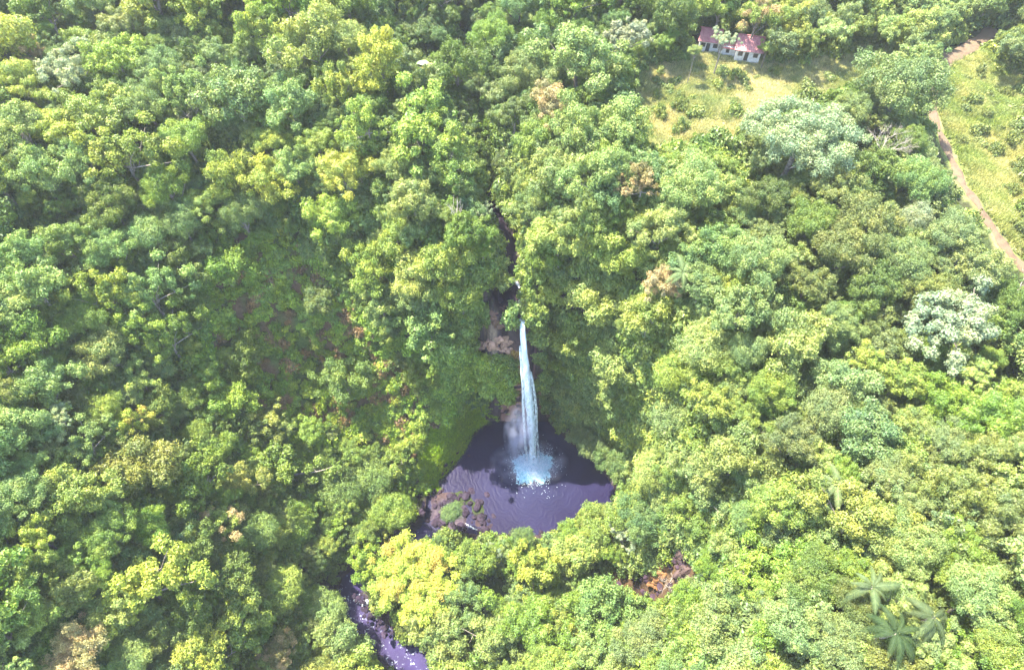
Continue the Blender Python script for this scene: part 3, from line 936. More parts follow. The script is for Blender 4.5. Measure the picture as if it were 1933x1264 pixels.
NAMED = [
    (722, 128, 46, 'peaked', 'yellow-green'), (545, 197, 48, 'lumpy', 'blue-green'), (405, 103, 32, 'plumed', 'teal green'), (125, 130, 48, 'layered', 'whitish green'),
    (280, 440, 42, 'dome', 'blue-green'), (185, 218, 58, 'lumpy', 'lime green'), (240, 300, 56, 'ragged', 'yellow-green'), (500, 345, 48, 'lumpy', 'yellow-green'),
    (555, 312, 42, 'lumpy', 'blue-green'), (600, 75, 62, 'lumpy', 'pale lime'), (655, 72, 36, 'dome', 'pale green'), (480, 60, 40, 'ragged', 'lime green'),
    (795, 245, 62, 'ragged', 'lime green'), (850, 300, 46, 'peaked', 'lime green'), (885, 315, 32, 'round', 'mid green'), (780, 375, 50, 'plumed', 'pale green'),
    (650, 175, 42, 'ragged', 'yellow-green'), (690, 235, 44, 'ragged', 'lime green'), (1090, 110, 66, 'lumpy', 'pale green'), (1175, 72, 48, 'layered', 'whitish green'),
    (1100, 250, 58, 'lumpy', 'pale green'), (1180, 235, 46, 'round', 'pale lime'), (1015, 270, 40, 'round', 'lime green'), (1045, 330, 46, 'round', 'pale lime'),
    (1135, 330, 52, 'lumpy', 'pale green'), (1515, 262, 92, 'fine', 'silvery blue-green'), (1705, 165, 72, 'fine', 'grey-green'), (1600, 208, 40, 'fine', 'grey-green'),
    (1740, 345, 46, 'fine', 'blue-green'), (1728, 412, 34, 'dome', 'silvery blue-green'), (1430, 500, 62, 'fine', 'pale green'), (1350, 470, 46, 'lumpy', 'blue-green'),
    (1310, 350, 62, 'fine', 'pale green'), (1445, 370, 40, 'fine', 'deep green'), (1530, 420, 46, 'fine', 'mid green'), (1640, 420, 58, 'fine', 'olive green'),
    (1590, 470, 56, 'fine', 'olive green'), (1700, 480, 50, 'fine', 'grey-green'), (1800, 440, 46, 'fine', 'grey-green'), (1640, 540, 52, 'fine', 'deep green'),
    (1760, 550, 44, 'fine', 'olive green'), (1800, 615, 84, 'layered', 'silvery blue-green'), (1650, 690, 36, 'ragged', 'yellow-green'), (1835, 710, 46, 'layered', 'pale lime'),
    (1500, 640, 60, 'round', 'pale green'), (1580, 610, 40, 'fine', 'grey-green'), (1330, 650, 58, 'dome', 'pale lime'), (1400, 590, 52, 'lumpy', 'pale green'),
    (1230, 600, 50, 'round', 'yellow-green'), (1130, 560, 52, 'round', 'pale lime'), (1060, 450, 48, 'round', 'pale lime'), (1090, 640, 46, 'round', 'lime green'),
    (1180, 690, 52, 'round', 'pale lime'), (1270, 720, 46, 'dome', 'lime green'), (1590, 720, 46, 'round', 'blue-green'), (1560, 770, 52, 'dome', 'grey-green'),
    (1700, 720, 44, 'lumpy', 'lime green'), (1500, 830, 52, 'fine', 'grey-green'), (1640, 820, 56, 'round', 'blue-green'), (1870, 790, 56, 'plumed', 'bright green'),
    (1860, 870, 54, 'plumed', 'olive green'), (1800, 930, 62, 'plumed', 'olive green'), (1900, 980, 60, 'plumed', 'olive green'), (1620, 985, 72, 'lumpy', 'yellow-green'),
    (1710, 1030, 62, 'fine', 'pale lime'), (1480, 960, 52, 'lumpy', 'lime green'), (1850, 1130, 66, 'fine', 'pale green'), (1680, 900, 44, 'fine', 'grey-green'),
    (1400, 860, 60, 'round', 'pale lime'), (1330, 900, 52, 'lumpy', 'pale lime'), (1420, 1060, 56, 'ragged', 'bright green'), (1540, 1090, 56, 'fine', 'mid green'),
    (1500, 1180, 62, 'fine', 'pale green'), (1590, 1215, 52, 'fine', 'pale green'), (1360, 1180, 56, 'lumpy', 'pale green'), (1880, 1225, 46, 'dome', 'lime green'),
    (700, 1065, 44, 'ragged', 'bright green'), (1010, 1085, 50, 'ragged', 'yellow-green'), (1122, 1004, 38, 'round', 'lime green'),
    (1090, 1050, 44, 'round', 'pale lime'), (852, 968, 21, 'dome', 'teal green'), (915, 1045, 24, 'layered', 'silvery blue-green'), (985, 1015, 24, 'dome', 'teal green'),
    (1222, 985, 52, 'fine', 'blue-green'), (1180, 1010, 26, 'layered', 'silvery blue-green'), (875, 1135, 42, 'lumpy', 'blue-green'), (830, 1200, 56, 'lumpy', 'pale green'),
    (930, 1210, 52, 'lumpy', 'pale green'), (1010, 1180, 62, 'plumed', 'bright green'), (1150, 1150, 64, 'lumpy', 'blue-green'), (1070, 1190, 36, 'ragged', 'yellow-green'),
    (900, 1060, 36, 'round', 'mid green'), (1220, 1210, 52, 'fine', 'pale green'), (445, 1200, 54, 'ragged', 'lime green'), (488, 1002, 42, 'dome', 'blue-green'),
    (60, 1165, 40, 'round', 'lime green'), (245, 1240, 42, 'dome', 'blue-green'), (612, 1150, 42, 'dome', 'blue-green'), (645, 1215, 46, 'round', 'blue-green'),
    (85, 735, 56, 'lumpy', 'blue-green'), (110, 795, 34, 'layered', 'silvery blue-green'), (50, 640, 50, 'round', 'bright green'), (375, 815, 26, 'dome', 'lime green'),
    (200, 670, 48, 'round', 'pale green'), (60, 540, 56, 'lumpy', 'blue-green'), (205, 560, 46, 'ragged', 'lime green'), (30, 480, 46, 'lumpy', 'blue-green'),
    (345, 420, 40, 'dome', 'blue-green'), (120, 460, 46, 'lumpy', 'mid green'), (70, 330, 52, 'lumpy', 'blue-green'), (30, 240, 52, 'lumpy', 'pale green'),
    (300, 130, 46, 'fine', 'blue-green'), (560, 980, 40, 'dome', 'bright green'), (200, 1010, 50, 'fine', 'mid green'), (640, 930, 44, 'dome', 'teal green'), (745, 965, 44, 'dome', 'mid green'),
    (700, 900, 46, 'dome', 'teal green'), (760, 860, 32, 'ragged', 'lime green'), (650, 720, 46, 'lumpy', 'teal green'), (420, 760, 46, 'round', 'bright green'), (460, 680, 42, 'round', 'mid green'),
    (600, 570, 34, 'round', 'teal green'), (420, 510, 44, 'round', 'bright green'), (900, 745, 30, 'layered', 'teal green'),
    (1000, 395, 34, 'lumpy', 'blue-green'), (880, 440, 40, 'lumpy', 'bright green'), (840, 500, 46, 'round', 'lime green'), (870, 570, 42, 'round', 'lime green'), (780, 530, 46, 'round', 'pale lime'),
    (1022, 478, 34, 'round', 'bright green'), (1060, 560, 36, 'round', 'yellow-green'), (912, 470, 18, 'round', 'bright green'), (905, 400, 22, 'layered', 'whitish green'),
    (1110, 830, 38, 'fine', 'grey-green'), (1170, 880, 40, 'fine', 'blue-green'), (1090, 760, 40, 'round', 'pale lime'), (1060, 710, 28, 'round', 'lime green'),
]
for a in NAMED:
    place_tree(*a)
SPECIAL = [
    (782, 1090, 84, 'lumpy', 'yellow', M_LEAF_ORANGE, 'broad yellow tree with orange tinged leaves below left of the plunge pool'),
    (278, 1110, 72, 'ragged', 'yellow', M_LEAF_LIME, 'bright golden yellow tree glowing in the lower left forest'),
    (70, 1020, 40, 'ragged', 'yellow', M_LEAF_LIME, 'yellow topped tree at the left edge above the lime round tree'),
    (243, 800, 32, 'ragged', 'yellow', M_LEAF_ORANGE, 'small yellow and orange tree amid dark greens at middle left'),
    (412, 985, 38, 'ragged', 'yellow-green', M_LEAF_TAN, 'yellow green tree with dry tan twigs left of a pale round crown'),
    (140, 1235, 62, 'fine', 'tan', M_LEAF_TAN, 'pinkish tan crowned tree at the bottom left corner'),
    (525, 1232, 36, 'fine', 'brownish green', M_LEAF_TAN, 'small olive brown tree at the bottom edge beside a lime crown'),
    (1045, 205, 44, 'lumpy', 'tan', M_LEAF_TAN, 'tan and pale pink crowned tree above the narrow upper stream'),
    (1257, 540, 34, 'lumpy', 'tan', M_LEAF_TAN, 'salmon tan crowned tree right of the upper stream'),
    (1210, 350, 36, 'ragged', 'brownish green', M_LEAF_TAN, 'ragged tree with dry brown leaves below the grassy clearing'),
    (60, 105, 26, 'ragged', 'tan', M_LEAF_TAN, 'reddish brown withered tree near the top left corner'),
    (1475, 650, 22, 'ragged', 'tan', M_LEAF_TAN, 'small sandy coloured withered crown amid green trees on right slope'),
    (630, 1000, 30, 'ragged', 'bright green', None, None),
    (1430, 30, 34, 'lumpy', 'yellow-green', M_LEAF_TAN, 'yellowish dry tipped tree behind the red roofed house'),
    (1312, 98, 13, 'round', 'pale green', None, 'small round tree at the left corner of the smaller red roofed house'),
    (1450, 92, 16, 'lumpy', 'pale lime', None, 'small pale tree touching the right end of the larger red roofed house'),
    (1366, 74, 22, 'layered', 'whitish green', None, 'small pale green tree standing between the two red roofed houses'),
]
for a in SPECIAL:
    place_tree(*a)

NO_TREE = [Z_CLEAR, Z_FIELD, Z_BANK, Z_SHRUB, Z_POOLX, Z_FALL, Z_UPW, Z_LOWW, Z_ROCKO, Z_LEDGE, Z_HOUSE, Z_CLIFF, Z_FLOORROCK]


GAPS = [(926, 322, 13, 34), (934, 268, 13, 20), (270, 265, 26, 34), (440, 45, 20, 34), (680, 45, 24, 20), (50, 420, 46, 22), (1912, 700, 32, 46), (1415, 335, 26, 34), (1500, 885, 46, 24), (1150, 1088, 34, 22), (800, 95, 34, 22),
        (905, 190, 30, 20), (118, 70, 18, 22), (560, 380, 16, 14), (1515, 925, 20, 26), (1890, 1065, 18, 30), (1660, 215, 22, 16), (330, 700, 16, 18), (100, 630, 26, 12), (1865, 1240, 24, 18), (610, 1100, 30, 16),
        (1640, 260, 14, 20), (1390, 300, 18, 18), (960, 260, 20, 26), (870, 60, 22, 26), (1200, 45, 14, 18), (740, 30, 18, 22), (120, 415, 22, 14), (1600, 480, 14, 16), (1700, 610, 30, 18)]
GAP_POLYS = [[(a_ + c_ * math.cos(k_ * .7854), b_ + d_ * math.sin(k_ * .7854)) for k_ in range(8)] for a_, b_, c_, d_ in GAPS]
NO_TREE += GAP_POLYS


def clear_of(u, v, r, polys=NO_TREE):
    for P in polys:
        A = np.array(P, float)
        if (P is Z_CLEAR or P is Z_FIELD or P is Z_UPW) and seg_dist(np.array([u]), np.array([v]), A, True)[0][0] < r * 1.12: return False
        if in_poly(np.array([u]), np.array([v]), P)[0] or seg_dist(np.array([u]), np.array([v]), A, True)[0][0] < r * .8:
            return False
    if seg_dist(np.array([u]), np.array([v]), PATHPX)[0][0] < r * 1.12 + 8:
        return False
    return True


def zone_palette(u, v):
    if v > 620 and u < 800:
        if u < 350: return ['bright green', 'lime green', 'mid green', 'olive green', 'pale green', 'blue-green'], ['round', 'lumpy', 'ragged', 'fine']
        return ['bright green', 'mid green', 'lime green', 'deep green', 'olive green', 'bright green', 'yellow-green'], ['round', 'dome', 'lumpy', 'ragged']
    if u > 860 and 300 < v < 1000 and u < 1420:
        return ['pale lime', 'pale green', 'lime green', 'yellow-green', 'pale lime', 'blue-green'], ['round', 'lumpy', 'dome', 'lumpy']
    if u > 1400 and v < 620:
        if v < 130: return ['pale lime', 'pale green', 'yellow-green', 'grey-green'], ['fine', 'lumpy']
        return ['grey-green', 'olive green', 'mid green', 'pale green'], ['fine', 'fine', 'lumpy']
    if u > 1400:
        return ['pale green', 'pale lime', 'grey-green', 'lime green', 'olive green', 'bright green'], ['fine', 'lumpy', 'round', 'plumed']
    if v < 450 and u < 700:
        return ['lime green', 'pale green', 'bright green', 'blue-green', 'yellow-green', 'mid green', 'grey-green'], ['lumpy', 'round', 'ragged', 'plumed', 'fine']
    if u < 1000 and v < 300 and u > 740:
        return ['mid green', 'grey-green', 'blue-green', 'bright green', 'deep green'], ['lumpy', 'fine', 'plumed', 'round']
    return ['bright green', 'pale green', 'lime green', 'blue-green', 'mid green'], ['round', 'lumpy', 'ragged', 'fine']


rf = random.Random(42)
tries = 0
sizes = [58] * 200 + [50] * 900 + [43] * 3500 + [36] * 9000 + [30] * 9000
TARGET = 296
for rr0 in sizes:
    if len(TREES) >= TARGET: break
    u = rf.uniform(-30, 1963); v = rf.uniform(-25, 1290)
    r_ = rr0 * rf.uniform(.88, 1.12)
    ok = all((u - t['u']) ** 2 + (v - t['v']) ** 2 > ((r_ + t['rpx']) * .80) ** 2 for t in TREES)
    if ok and in_poly(np.array([u]), np.array([v]), Z_LOW)[0] and rf.random() < .75: ok = False
    if ok and clear_of(u, v, r_):
        cols, sts = zone_palette(u, v)
        place_tree(u, v, r_, rf.choice(sts), rf.choice(cols))
print('trees', len(TREES), 'last size', rr0)

# --- labels that single each tree out
FORM = {'round': 'rounded', 'lumpy': 'billowy', 'fine': 'fine leaved', 'dome': 'smooth domed', 'layered': 'flat layered', 'ragged': 'ragged', 'peaked': 'pointed', 'plumed': 'feathery'}
LM = [('the waterfall', 1000, 730), ('the plunge pool', 1000, 900), ('the red roofed houses', 1380, 85), ('the big silvery tree', 1515, 262), ('the upper stream', 950, 480),
      ('the lower stream', 700, 1180), ('the bare white tree', 1655, 290), ('the broad yellow tree', 782, 1090), ('the golden yellow tree', 278, 1110), ('the leaning grey log', 530, 858),
      ('the small orange tree', 243, 800), ('the domed blue-green tree', 280, 440), ('the rock outcrop', 1230, 1100), ('the salmon tan tree', 1257, 540), ('the large star palm', 1690, 1195),
      ('the layered silvery tree', 1800, 615), ('the grassy clearing', 1360, 180), ('the dirt track', 1840, 380), ('the brushy slope', 510, 600), ('the pale banana plant', 815, 125),
      ('the dead vine tree', 370, 205), ('the top left corner', 0, 0), ('the bottom left corner', 0, 1264), ('the bottom right corner', 1933, 1264), ('the top right corner', 1933, 0), ('the right edge ravine', 1905, 730)]


def base_label(t):
    u, v = t['u'], t['v']
    nm, lu, lv = min((q for q in LM if math.hypot(u - q[1], v - q[2]) > t['rpx'] * .6), key=lambda q: math.hypot(u - q[1], v - q[2]))
    dx, dy = u - lu, v - lv
    ds = math.hypot(dx, dy)
    if abs(dx) > 2.2 * abs(dy): dr = 'left of' if dx < 0 else 'right of'
    elif abs(dy) > 2.2 * abs(dx): dr = 'above' if dy < 0 else 'below'
    else: dr = ('above' if dy < 0 else 'below') + (' left of' if dx < 0 else ' right of')
    far_ = 'just ' if ds < 110 else ''
    size = 'large' if t['rpx'] > 54 else ('small' if t['rpx'] < 36 else 'medium')
    return f"{size} {t['colour']} {FORM[t['style']]} tree {far_}{dr} {nm}"


groups = {}
for t in TREES:
    t['lab0'] = t['label'] or base_label(t)
    groups.setdefault(t['lab0'], []).append(t)
ORD = ['leftmost', 'second from left', 'third from left', 'fourth from left', 'fifth from left', 'sixth from left']
for lab, ts in groups.items():
    if len(ts) == 1: ts[0]['lab'] = lab
    elif len(ts) == 2:
        du = abs(ts[0]['u'] - ts[1]['u']); dv = abs(ts[0]['v'] - ts[1]['v'])
        if du > dv:
            a, b = sorted(ts, key=lambda t: t['u']); a['lab'] = lab + ', the left one'; b['lab'] = lab + ', the right one'
        else:
            a, b = sorted(ts, key=lambda t: t['v']); a['lab'] = lab + ', the upper one'; b['lab'] = lab + ', the lower one'
    else:
        for i, t in enumerate(sorted(ts, key=lambda t: t['u'])): t['lab'] = lab + ', ' + ORD[min(i, 5)]

for i, t in enumerate(TREES):
    P, g, R, hc = t['P'], t['g'], t['R'], t['hc']
    vs = VARS['great' if t['rpx'] > 80 and t['style'] in ('fine', 'lumpy') else t['style']]; cm, tm = vs[i % len(vs)]
    ro = empty('tree', (P[0], P[1], g)); ro.rotation_euler = (0, 0, rf.uniform(0, 6.28))
    tag(ro, t['lab'], 'tree', 'rainforest trees')
    s = R / 6.0
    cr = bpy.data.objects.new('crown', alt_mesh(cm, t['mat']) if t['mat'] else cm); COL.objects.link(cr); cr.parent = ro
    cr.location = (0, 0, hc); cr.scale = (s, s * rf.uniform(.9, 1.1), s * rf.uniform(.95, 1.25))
    c = np.array(PAL[t['colour']]) * ((1.25, 1.16, .98) if t['u'] < 850 else (.93, .92, .92) if t['v'] > 760 and t['u'] > 1180 else (1.03, 1.0, .95)) * rf.uniform(.86, 1.16) * np.array([rf.uniform(.93, 1.07), 1, rf.uniform(.9, 1.12)])  # crown tints brightened and warmed at left to make up for weak light
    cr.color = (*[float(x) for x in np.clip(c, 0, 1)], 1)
    tr = bpy.data.objects.new('trunk', tm); COL.objects.link(tr); tr.parent = ro
    tr.scale = (s, s, hc / HC0)
    b = rf.uniform(.8, 1.9); tr.color = (b, b * .97, b * .92, 1)


# ------------------------------------------------------------------ undergrowth as instanced stuff
def shrub_collection(name, specs):
    col = bpy.data.collections.new(name)
    for i, (seed, kw) in enumerate(specs):
        me, _, _ = make_crown(name + '_clump', seed, M_LEAF_I, **kw)
        o = bpy.data.objects.new(name + '_clump', me); col.objects.link(o)
    return col


def gn_scatter(name, P, rot, scale, tint, pick, coll):
    me = bpy.data.meshes.new(name)
    n = len(P)
    me.vertices.add(n); me.vertices.foreach_set('co', np.ascontiguousarray(P, np.float32).ravel())
    def at_(nm, typ, dat):
        a = me.attributes.new(nm, typ, 'POINT')
        key = {'FLOAT': 'value', 'FLOAT_VECTOR': 'vector', 'FLOAT_COLOR': 'color', 'INT': 'value'}[typ]
        a.data.foreach_set(key, np.ascontiguousarray(dat, np.int32 if typ == 'INT' else np.float32).ravel())
    at_('rot', 'FLOAT_VECTOR', rot); at_('scl', 'FLOAT_VECTOR', scale); at_('tint', 'FLOAT_COLOR', np.hstack([tint, np.ones((n, 1))])); at_('pick', 'INT', pick)
    o = bpy.data.objects.new(name, me); COL.objects.link(o)
    ng = bpy.data.node_groups.new(name + '_scatter', 'GeometryNodeTree')
    ng.interface.new_socket('Geometry', in_out='INPUT', socket_type='NodeSocketGeometry')
    ng.interface.new_socket('Geometry', in_out='OUTPUT', socket_type='NodeSocketGeometry')
    N = ng.nodes; L = ng.links
    gi = N.new('NodeGroupInput'); go = N.new('NodeGroupOutput')
    ip = N.new('GeometryNodeInstanceOnPoints'); ci = N.new('GeometryNodeCollectionInfo')
    ci.inputs['Collection'].default_value = coll; ci.inputs['Separate Children'].default_value = True; ci.inputs['Reset Children'].default_value = True
    ip.inputs['Pick Instance'].default_value = True

    def na(nm, typ):
        a = N.new('GeometryNodeInputNamedAttribute'); a.data_type = typ; a.inputs['Name'].default_value = nm; return a.outputs['Attribute']
    mp_ = N.new('GeometryNodeMeshToPoints')
    L.new(gi.outputs[0], mp_.inputs['Mesh']); L.new(mp_.outputs[0], ip.inputs['Points']); L.new(ci.outputs[0], ip.inputs['Instance'])
    L.new(na('rot', 'FLOAT_VECTOR'), ip.inputs['Rotation']); L.new(na('scl', 'FLOAT_VECTOR'), ip.inputs['Scale']); L.new(na('pick', 'INT'), ip.inputs['Instance Index'])
    L.new(ip.outputs[0], go.inputs[0])
    md = o.modifiers.new('scatter', 'NODES'); md.node_group = ng
    return o


SH = shrub_collection('shrub', [
    (501, dict(R=2.2, flat=.7, nclump=9, rc=(.35, .55), nleaf=1100, lsize=.42, zmin=-.1)),
    (502, dict(R=2.2, flat=.9, nclump=12, rc=(.25, .45), nleaf=1200, lsize=.40, lobes=.4, zmin=-.1)),
    (503, dict(R=2.2, flat=.6, nclump=14, rc=(.22, .35), nleaf=1300, lsize=.34, zmin=-.1)),
    (504, dict(R=2.2, flat=.8, nclump=10, rc=(.25, .45), nleaf=800, lsize=.75, asp=.24, zmin=-.1)),
    (505, dict(R=2.2, flat=.5, nclump=10, rc=(.3, .5), nleaf=700, lsize=.62, zmin=-.1)),
])


def masks_uv(u, v, polys, grow):
    m = np.zeros(u.shape, bool)
    for P in polys:
        m |= in_poly(u, v, P)
        if grow: m |= seg_dist(u, v, np.array(P, float), True)[0] < grow
    return m


rs = np.random.default_rng(77)
N0 = 150000
X = rs.uniform(-150, 150, N0); Y = rs.uniform(0, 215, N0); Z = tq(X, Y)
ar = np.sqrt(1 + ((tq(X + .6, Y) - Z) / .6) ** 2 + ((tq(X, Y + .6) - Z) / .6) ** 2)
k_ = rs.random(N0) < np.clip(ar, 1, 7) / 7
X, Y, Z, ar = X[k_], Y[k_], Z[k_], ar[k_]; N0 = len(X)
u, v, d = proj(np.stack([X, Y, Z + 1.5], 1))
infr = (u > -120) & (u < 2050) & (v > -120) & (v < 1380)
water = in_poly(X, Y, POOLS) | (seg_dist(X, Y, POOLS, True)[0] < 1.8) | (seg_dist(X, Y, LOWER)[0] < 4.4) | ((seg_dist(X, Y, UPPER)[0] < 3.4) & (Y > 72) & (Y < 110))
bad = masks_uv(u, v, [Z_POOLX, Z_FALL, Z_UPW, Z_LOWW, Z_LEDGE, Z_HOUSE], 3) | masks_uv(u, v, [Z_BANK, Z_ROCKO, Z_CLIFF, Z_FLOORROCK], 2) | (masks_uv(u, v, GAP_POLYS, 0) & (rs.random(N0) < .8))
open_ = masks_uv(u, v, [Z_CLEAR, Z_FIELD], 4)
Z_WALL = [(835, 600), (960, 596), (1000, 560), (1100, 600), (1200, 620), (1290, 780), (1290, 960), (1180, 940), (1120, 850), (1040, 810), (1015, 790), (985, 770), (900, 780), (820, 790)]
wu = rs.uniform(820, 1295, 5200); wv = rs.uniform(560, 965, 5200); wk = in_poly(wu, wv, Z_WALL) & ~masks_uv(wu, wv, [Z_FALL, Z_LEDGE, Z_POOLX], 3) & ~masks_uv(wu, wv, [Z_BANK], 9) & ~in_poly(wu, wv, Z_CLIFF)
WP = np.array([hit(a_, b_, .1) for a_, b_ in zip(wu[wk], wv[wk])])
nw = len(WP)
X = np.r_[X, WP[:, 0]]; Y = np.r_[Y, WP[:, 1]]; Z = np.r_[Z, WP[:, 2] - .2]; u = np.r_[u, wu[wk]]; v = np.r_[v, wv[wk]]; ar = np.r_[ar, np.full(nw, 4.)]; N0 = len(X)
infr = np.r_[infr, np.ones(nw, bool)]; bad = np.r_[bad, np.zeros(nw, bool)]; open_ = np.r_[open_, np.zeros(nw, bool)]; trk = np.r_[(seg_dist(X[:-nw], Y[:-nw], PP)[0] < 3.0) | (seg_dist(u[:-nw], v[:-nw], PATHPX)[0] < 36), np.zeros(nw, bool)]
water = np.r_[water, (WP[:, 2] < 1.5) | (in_poly(WP[:, 0], WP[:, 1], POOLS) & (WP[:, 2] < 6)) | ((WP[:, 2] < 4) & (WP[:, 1] < 72))]
keep = infr & ~water & ~bad & ~trk & (~open_ | (rs.random(N0) < .10))
X, Y, Z, u, v, open_, ar = X[keep], Y[keep], Z[keep], u[keep], v[keep], open_[keep], ar[keep]
n = len(X)
print('shrubs', n, flush=True)
TN = np.zeros((n, 3)); pn = [list(PAL[k_]) for k_ in PAL]
big = vnoise(X, Y, 9, 55) + vnoise(X, Y, 3.5, 56)
for i in range(n):
    cols, _ = zone_palette(u[i], v[i])
    c = np.array(PAL[cols[int(rs.integers(len(cols)))]]) * (1.12 if u[i] < 850 else 1.0)  # shrub tints also raised on the weakly lit left side
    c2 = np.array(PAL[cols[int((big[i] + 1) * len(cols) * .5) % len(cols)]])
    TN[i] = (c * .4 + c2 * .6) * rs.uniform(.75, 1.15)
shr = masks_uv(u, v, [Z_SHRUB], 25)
lowz = masks_uv(u, v, [Z_LOW], 10); TN[lowz] = TN[lowz] * np.array((1.5, 1.5, 1.15))  # shrub tints in the hollow brightened to make up for its shade
sel = shr & (rs.random(n) < .25); TN[sel] = np.array((.27, .17, .08)) * rs.uniform(.6, 1.2, (sel.sum(), 1))
sel = shr & (rs.random(n) < .3); TN[sel] = np.array((.25, .32, .035))
TN[open_] = TN[open_] * .5 + np.array((.22, .24, .08)) * .5
sc = rs.uniform(.6, 1.7, n); sc[ar > 2.5] *= .7; sc[open_] *= .55; sc[shr] *= .62
near_fl = (Z < 9); sc[near_fl] *= .8
rot = np.stack([rs.normal(0, .12, n), rs.normal(0, .12, n), rs.uniform(0, 6.28, n)], 1)
scl = np.stack([sc, sc, sc * rs.uniform(.8, 2.0, n)], 1)
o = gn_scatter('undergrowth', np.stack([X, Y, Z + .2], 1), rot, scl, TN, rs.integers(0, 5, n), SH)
tag(o, 'dense leafy undergrowth covering the forest floor between the trees', 'undergrowth', kind='stuff')

# small infill trees too small to tell apart, and the forest that goes on outside the picture
CR = bpy.data.collections.new('infill')
for i, st in enumerate(('round', 'lumpy', 'fine', 'ragged', 'plumed')):
    kw = dict(STY[st]); kw['nleaf'] = int(kw['nleaf'] * .35); kw['lsize'] = kw['lsize'] * 1.5
    me, _, _ = make_crown('infill_crown', 700 + i, M_LEAF_I, **kw)
    oo = bpy.data.objects.new('infill_crown', me); CR.objects.link(oo)
tb = Tubes(); tb.tube([(0, 0, -14), (.2, 0, -8), (0, .1, -2), (0, 0, 1)], [.35, .3, .2, .05], 6)


def scatter_crowns(name, keepf, N0, seed, rmin, rmax, hlo, hhi, xr, yr, mind):
    rs = np.random.default_rng(seed)
    X = rs.uniform(*xr, N0); Y = rs.uniform(*yr, N0)
    R = rs.uniform(rmin, rmax, N0); H = rs.uniform(hlo, hhi, N0)
    Z = tq(X, Y) + H
    u, v, d = proj(np.stack([X, Y, Z], 1))
    k = keepf(X, Y, Z, u, v, d, R)
    X, Y, Z, R, u, v = X[k], Y[k], Z[k], R[k], u[k], v[k]
    acc = []
    cell = {}
    for i in range(len(X)):
        key = (int(X[i] // 8), int(Y[i] // 8)); ok = True
        for a_ in (-1, 0, 1):
            for b_ in (-1, 0, 1):
                for j in cell.get((key[0] + a_, key[1] + b_), []):
                    if (X[i] - X[j]) ** 2 + (Y[i] - Y[j]) ** 2 < (mind * (R[i] + R[j])) ** 2: ok = False
        if ok: acc.append(i); cell.setdefault(key, []).append(i)
    X, Y, Z, R, u, v = X[acc], Y[acc], Z[acc], R[acc], u[acc], v[acc]
    n = len(X); TN = np.zeros((n, 3))
    for i in range(n):
        cols, _ = zone_palette(u[i], v[i]); TN[i] = np.array(PAL[cols[int(rs.integers(len(cols)))]]) * rs.uniform(.8, 1.1)
    s = R / 6
    rot = np.stack([rs.normal(0, .1, n), rs.normal(0, .1, n), rs.uniform(0, 6.28, n)], 1)
    print(name, n)
    return gn_scatter(name, np.stack([X, Y, Z], 1), rot, np.stack([s, s, s * rs.uniform(.9, 1.3, n)], 1), TN, rs.integers(0, 5, n), CR)


TU = np.array([t['u'] for t in TREES]); TV = np.array([t['v'] for t in TREES]); TR = np.array([t['rpx'] for t in TREES])


def infill_keep(X, Y, Z, u, v, d, R):
    r = R * F / d
    m = (u > -40) & (u < 1973) & (v > -40) & (v < 1300) & (Y > 0)
    m &= ~(in_poly(X, Y, POOLS) | (seg_dist(X, Y, POOLS, True)[0] < 3) | (seg_dist(X, Y, LOWER)[0] < 5.5) | ((seg_dist(X, Y, UPPER)[0] < 5) & (Y > 72) & (Y < 108)))
    m &= ~(in_poly(u, v, Z_LOW) & (np.sin(X * 91.7 + Y * 37.3) > -.2))
    m &= ~(seg_dist(X, Y, PP)[0] < 5) & ~(seg_dist(u, v, PATHPX)[0] < r + 10)
    m &= ~masks_uv(u, v, [p_ for p_ in NO_TREE if p_ is not Z_SHRUB and p_ not in GAP_POLYS], 22) & ~masks_uv(u, v, GAP_POLYS, 12) & ~masks_uv(u, v, [Z_SHRUB], 5)
    D = np.hypot(u[:, None] - TU[None], v[:, None] - TV[None])
    m &= (D > (TR[None] * .62 + r[:, None] * .15)).all(1)
    return m


o = scatter_crowns('young_trees', infill_keep, 45000, 91, 1.8, 3.6, 3.0, 8.5, (-150, 150), (5, 210), .48)
tag(o, 'small young trees filling the gaps between the big crowns', 'young trees', kind='stuff')


def beyond_keep(X, Y, Z, u, v, d, R):
    vis = (u > -40) & (u < 1973) & (v > -35) & (v < 1300) & (Y > -5) & (d > 30)
    m = ~vis & ~((u > 1700) & (u < 2060) & (v < 600) & (v > 20) & (d > 30)) &  (seg_dist(X, Y, LOWER)[0] > 8) & (seg_dist(X, Y, PP)[0] > 6) & (np.hypot(X, Y) > 14)
    return m


o = scatter_crowns('forest_beyond', beyond_keep, 9000, 92, 4.5, 7.5, 9, 13, (-195, 195), (-65, 245), .7)
tag(o, 'rainforest carrying on beyond the edges of the view', 'forest', kind='stuff')


# ------------------------------------------------------------------ grass
def tuft_mesh(name, seed, n, h, spread, mat):
    rng = np.random.default_rng(seed)
    C = np.stack([rng.uniform(-spread, spread, n), rng.uniform(-spread, spread, n), np.zeros(n)], 1)
    az = rng.uniform(0, 6.28, n); lean = rng.uniform(.1, .7, n) * h; hh_ = rng.uniform(.5, 1, n) * h
    D = np.stack([np.cos(az), np.sin(az), np.zeros(n)], 1); B = np.stack([-np.sin(az), np.cos(az), np.zeros(n)], 1)
    w = .07
    v0 = C - B * w; v1 = C + B * w; tip = C + D * lean[:, None] + np.array((0, 0, 1)) * hh_[:, None]
    V = np.stack([v0, v1, tip], 1).reshape(-1, 3); Q = np.arange(n * 3).reshape(n, 3)
    return fast_mesh(name, V, Q, mat, {'var': ('FACE', 'FLOAT', rng.random(n)), 'clump': ('FACE', 'FLOAT', np.full(n, .5))})


